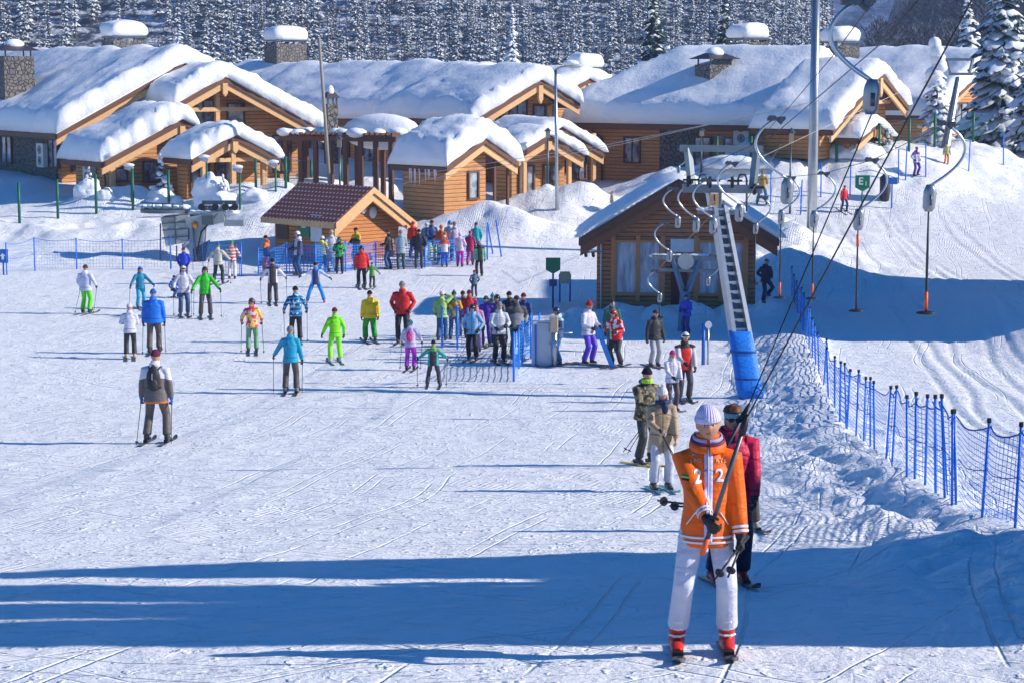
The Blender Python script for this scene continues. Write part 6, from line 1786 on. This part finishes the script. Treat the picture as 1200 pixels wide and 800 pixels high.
# ---- grey lift station at the left
def station():
    b = at(228, 318, 88.5); b.z = gzf(b.x, b.y); r = empty('lift_station', b, 0, 'grey drive station of a second drag lift at the left', 'lift station'); t = 88.5
    L = lambda x, y, dy=0: at(x, y, t) - b + Vector((0, dy, 0))
    GP = m_plain('station_grey', (.35, .38, .38), .4, .3); GD = m_plain('station_dark', (.10, .13, .15), .5, .4); NB = m_plain('station_navy', (.02, .06, .16), .5)
    m = MB(); m.prism([L(188, 255), L(222, 252), L(220, 284), L(194, 289)], (0, 1.0, 0)); m.build('motor_cover', m_plain('cover_grey_green', (.42, .44, .40), .5), r, bevel=.04)
    m = MB(); m.bar(L(164, 246, .4), L(222, 249, .4), .5, .16); m.build('wheel_beam', GD, r)
    m = MB(); m.cyl(L(190, 248, .4) - Vector((0, 0, .06)), L(190, 248, .4) + Vector((0, 0, .06)), 1.0, 1.0, 28); m.build('bull_wheel', GD, r)
    m = MB(); m.bar(L(218, 262, .3), L(262, 254, .3), .7, .5); m.bar(L(262, 262, .3), L(285, 262, .3), .4, .26); m.build('boom', GP, r)
    m = MB(); m.prism([L(222, 262), L(240, 258), L(236, 318), L(226, 320), L(222, 300)], (0, .7, 0)); m.build('leg', GP, r)
    m = MB(); m.prism([L(226, 292), L(244, 282), L(240, 312), L(228, 318)], (0, .6, 0)); m.build('leg_foot', NB, r)
    m = MB(); m.bar(L(252, 258, .3), L(264, 240, .3), .3, .3); m.build('tower_stub', GP, r)
    m = MB(); m.bar(L(236, 238, .3), L(276, 238, .3), .25, .16); m.build('cross_arm', GD, r)
    for x in (240, 272, 246): m = MB(); m.ell(L(x, 245, .3), (.2, .12, .12), 8, 6); m.build('sheave', GD, r, True)
    m = MB(); m.ell(L(229, 264, -.05), (.13, .13, .16), 10, 8); m.build('beacon', m_plain('beacon_orange', (.8, .25, .02), .4), r, True)
    m = MB()
    for i in range(12): m.ell(L(166 + i * 9.5, 244 if i < 6 else 250, .4), (.34, .3, .14), 8, 5)
    m.build('snow_cap', SNOW, r, True)
    for y in (262, 270, 279): m = MB(); m.bar(L(190, y, -.03), L(221, y - 2, -.03), .03, .05); m.build('cover_seam', GD, r)
    m = MB(); m.bar(L(205, 254, -.03), L(206, 286, -.03), .04, .05, (1, 0, 0)); m.build('cover_seam', GD, r)
    m = MB(); m.tube([L(214, 290, .1), L(240, 266, .1)], .10, 10); m.build('hydraulic_ram', STEEL, r, True)
    m = MB(); m.tube([L(166, 245, .1), L(166, 238, .1), L(214, 240, .1), L(214, 248, .1)], .03, 6); m.build('handrail', GD, r, True)
    for x in (178, 190, 202): MB().tube([L(x, 246, .1), L(x, 239, .1)], .025, 6).build('rail_post', GD, r)
    for x in (236, 252, 264, 275): MB().cyl(L(x, 243, .05) - Vector((0, .06, 0)), L(x, 243, .05) + Vector((0, .06, 0)), .15, .15, 14).build('sheave', BLACK, r)
    m = MB(); m.tube([L(230, 300, -.05), L(236, 272, -.05), L(256, 250, -.05)], .035, 6); m.build('cable_conduit', BLACK, r, True)
    m = MB(); m.bar(L(226, 262, -.05), L(231, 318, -.05), .07, .07, (1, 0, 0)); m.build('leg_flange', GD, r)
    m = MB(); m.box(L(244, 258, -.1), (.5, .25, .4)); m.build('gear_box', GD, r)
    for x in (188, 207):
        m = MB(); m.tube([L(x, 262 if x < 200 else 288), L(x, 305)], .03, 6); m.ell(L(x, 307), (.14, .1, .05), 8, 5); m.build('hanging_bar', BLACK, r, True)
station()

# ---- small snowy shrubs and heaps near the lodges
def small_fir(px, row_b, row_t, label, seed):
    b, t = ground(px, row_b); h = (row_b - row_t) * t / FPX; r = empty('young_fir', b, 0, label, 'young fir', 'young snow-covered firs by the lodges')
    V, Fc = conifer(h, h * .27, seed, 8, 6, 2, .01); m = MB(); m.add(V, Fc); m.build('crown', m_needles(.35, (.10, .12, .03)), r)
    MB().cyl((0, 0, -.2), (0, 0, h * .9), .05, .02, 6).build('trunk', BARK, r)
    rg = random.Random(seed); s = MB()
    for i in range(16):
        f = rg.random(); a = rg.uniform(0, 6.3); rr = h * .20 * (1 - f); s.ell((math.cos(a) * rr, math.sin(a) * rr, h * (.15 + .85 * f)), (h * .10 * (1.2 - f), h * .10 * (1.2 - f), h * .06), 8, 5)
    s.ell((0, 0, .05), (h * .35, h * .35, h * .22), 12, 7); tag(s.build('snow_pads', SNOW, r, True), kind='stuff')
small_fir(105, 226, 196, 'small bent shrub fir before the porch annex', 31); small_fir(189, 232, 182, 'young fir standing tallest, left of the entrance porch', 32)
small_fir(262, 240, 205, 'young fir in the heap before the entrance porch', 33); small_fir(1010, 165, 132, 'young fir by the little round-topped porch', 34); small_fir(1040, 176, 150, 'stubby young fir against the green mesh fence', 35)
HEAP = 'snow heaps before the lodges'
for i, (x, y, w, h, l) in enumerate(((104, 226, 34, 18, 'rounded snow heap before the porch annex'), (124, 228, 22, 10, 'smaller snow heap just right of the annex heap'), (247, 232, 44, 30, 'tall snow-covered bush left of the entrance porch lamp'), (262, 246, 40, 22, 'broad snow heap beside the grey lift station arm'), (192, 240, 40, 16, 'snow skirt around the young fir'), (300, 230, 36, 12, 'low lumps of snow before the porch door'), (372, 218, 60, 14, 'long low snow bank behind the ticket cabin roof'), (430, 220, 60, 14, 'snow bank between ticket cabin and small cabin'), (650, 210, 60, 18, 'smooth snow drift below the middle lodge porches'), (860, 192, 80, 12, 'bumpy snow bank under the right lodge'), (1000, 178, 80, 16, 'snow drift at the foot of the right gable'))):
    b, t = ground(x, y); s = t / FPX; m = MB(); w_, h_ = w * s / 2, h * s
    def fn(v, w_=w_, i=i):
        n = 1 + .28 * mnoise.noise(v / w_ * 1.6 + Vector((i * 7, 0, 0))) + .10 * mnoise.noise(v / w_ * 5 + Vector((i * 3, 0, 0))); return v * n
    m.ell((0, 0, -.1), (w_, w_ * .7, h_), 36, 14, None, fn, -.3); tag(m.build('snow_heap', SNOW, None, True, loc=b), l, 'snow heap', HEAP)

# ================================================================== unseen blocks added off to the right to throw shadows across the piste
def shade_block(x0, x1, y0, y1, h, label, seed, snow=True):  # house-shaped block outside the view, added for the shadow it casts
    g_ = min(gzf(x0, y0), gzf(x0, y1)) - .5; r = empty('shadow_blocker', (x0, y0, g_), 0, label, 'building', 'unseen shadow blockers right of the piste')
    w, d = x1 - x0, y1 - y0
    m = MB(); m.box((w / 2, d / 2, h / 2), (w, d, h)); m.build('wall', WOODD, r)
    m = MB(); m.box((w / 2, d / 2, h + .15), (w + .2, d + .0, .3)); m.build('roof', ROOFW, r)
    m = MB(); m.box((w / 2, d / 2, h + .55), (w + .1, d - .1, .5)); m.build('roof_snow', SNOW, r, bevel=.2)
    for k in range(max(1, int(d // 3))):
        m = MB(); m.box((-.03, 1.5 + k * 3, 1.9), (.06, 1.3, 1.3)); o = m.build('window', BEAMD, r); m = MB(); m.box((-.07, 1.5 + k * 3, 1.9), (.03, 1.1, 1.1)); m.build('pane', m_glass(), o)
shade_block(13.2, 21, 14.88, 15.88, 9.6, 'added narrow timber block out of view, middle of three shading the foreground snow', 4)
shade_block(13.2, 21, 13.2, 14.66, 9.6, 'added narrow timber block out of view, nearest of three shading the foreground snow', 2)
def notched_shade_block():  # unseen block added to shape the foreground shadow band
    g_ = gzf(14, 17) - .8; r = empty('shadow_blocker', (13.2, 0, g_), 0, 'added tall timber block out of view, notched to let sun onto the crimson rider', 'building', 'unseen shadow blockers right of the piste')
    P = [(16.12, 0), (16.12, 10.9), (17.28, 10.9), (17.32, 6.9), (18.02, 6.9), (18.06, 10.2), (18.6, 9.6), (19.7, 8.0), (20.6, 6.2), (20.6, 0)]  # outline cut so the shadow edge slopes and the second rider stays sunlit
    m = MB(); m.prism([(0, y, z) for y, z in P], (1.9, 0, 0)); m.build('wall', WOODD, r)
    m = MB()
    for (a, b), (c, d) in (p_ for p_ in zip(P[1:-2], P[2:-1]) if p_[1][0] - p_[0][0] > .1): m.prism([(-.2, a, b + .02), (-.2, c, d + .02), (-.2, c, d + .3), (-.2, a, b + .3)], (2.2, 0, 0))
    m.build('roof_snow', SNOW, r)
    for k in range(2): m = MB(); m.box((-.03, 17.2 + k * 2.4, 2.4), (.06, 1.3, 1.3)); o = m.build('window', BEAMD, r); m = MB(); m.box((-.07, 17.2 + k * 2.4, 2.4), (.03, 1.1, 1.1)); m.build('pane', m_glass(), o)
notched_shade_block()
shade_block(26, 39, 61, 80, 13, 'added long timber block out of view, shading the lift hut and nearby snow', 3)  # unseen, added to keep the hut and the snow around it in shade
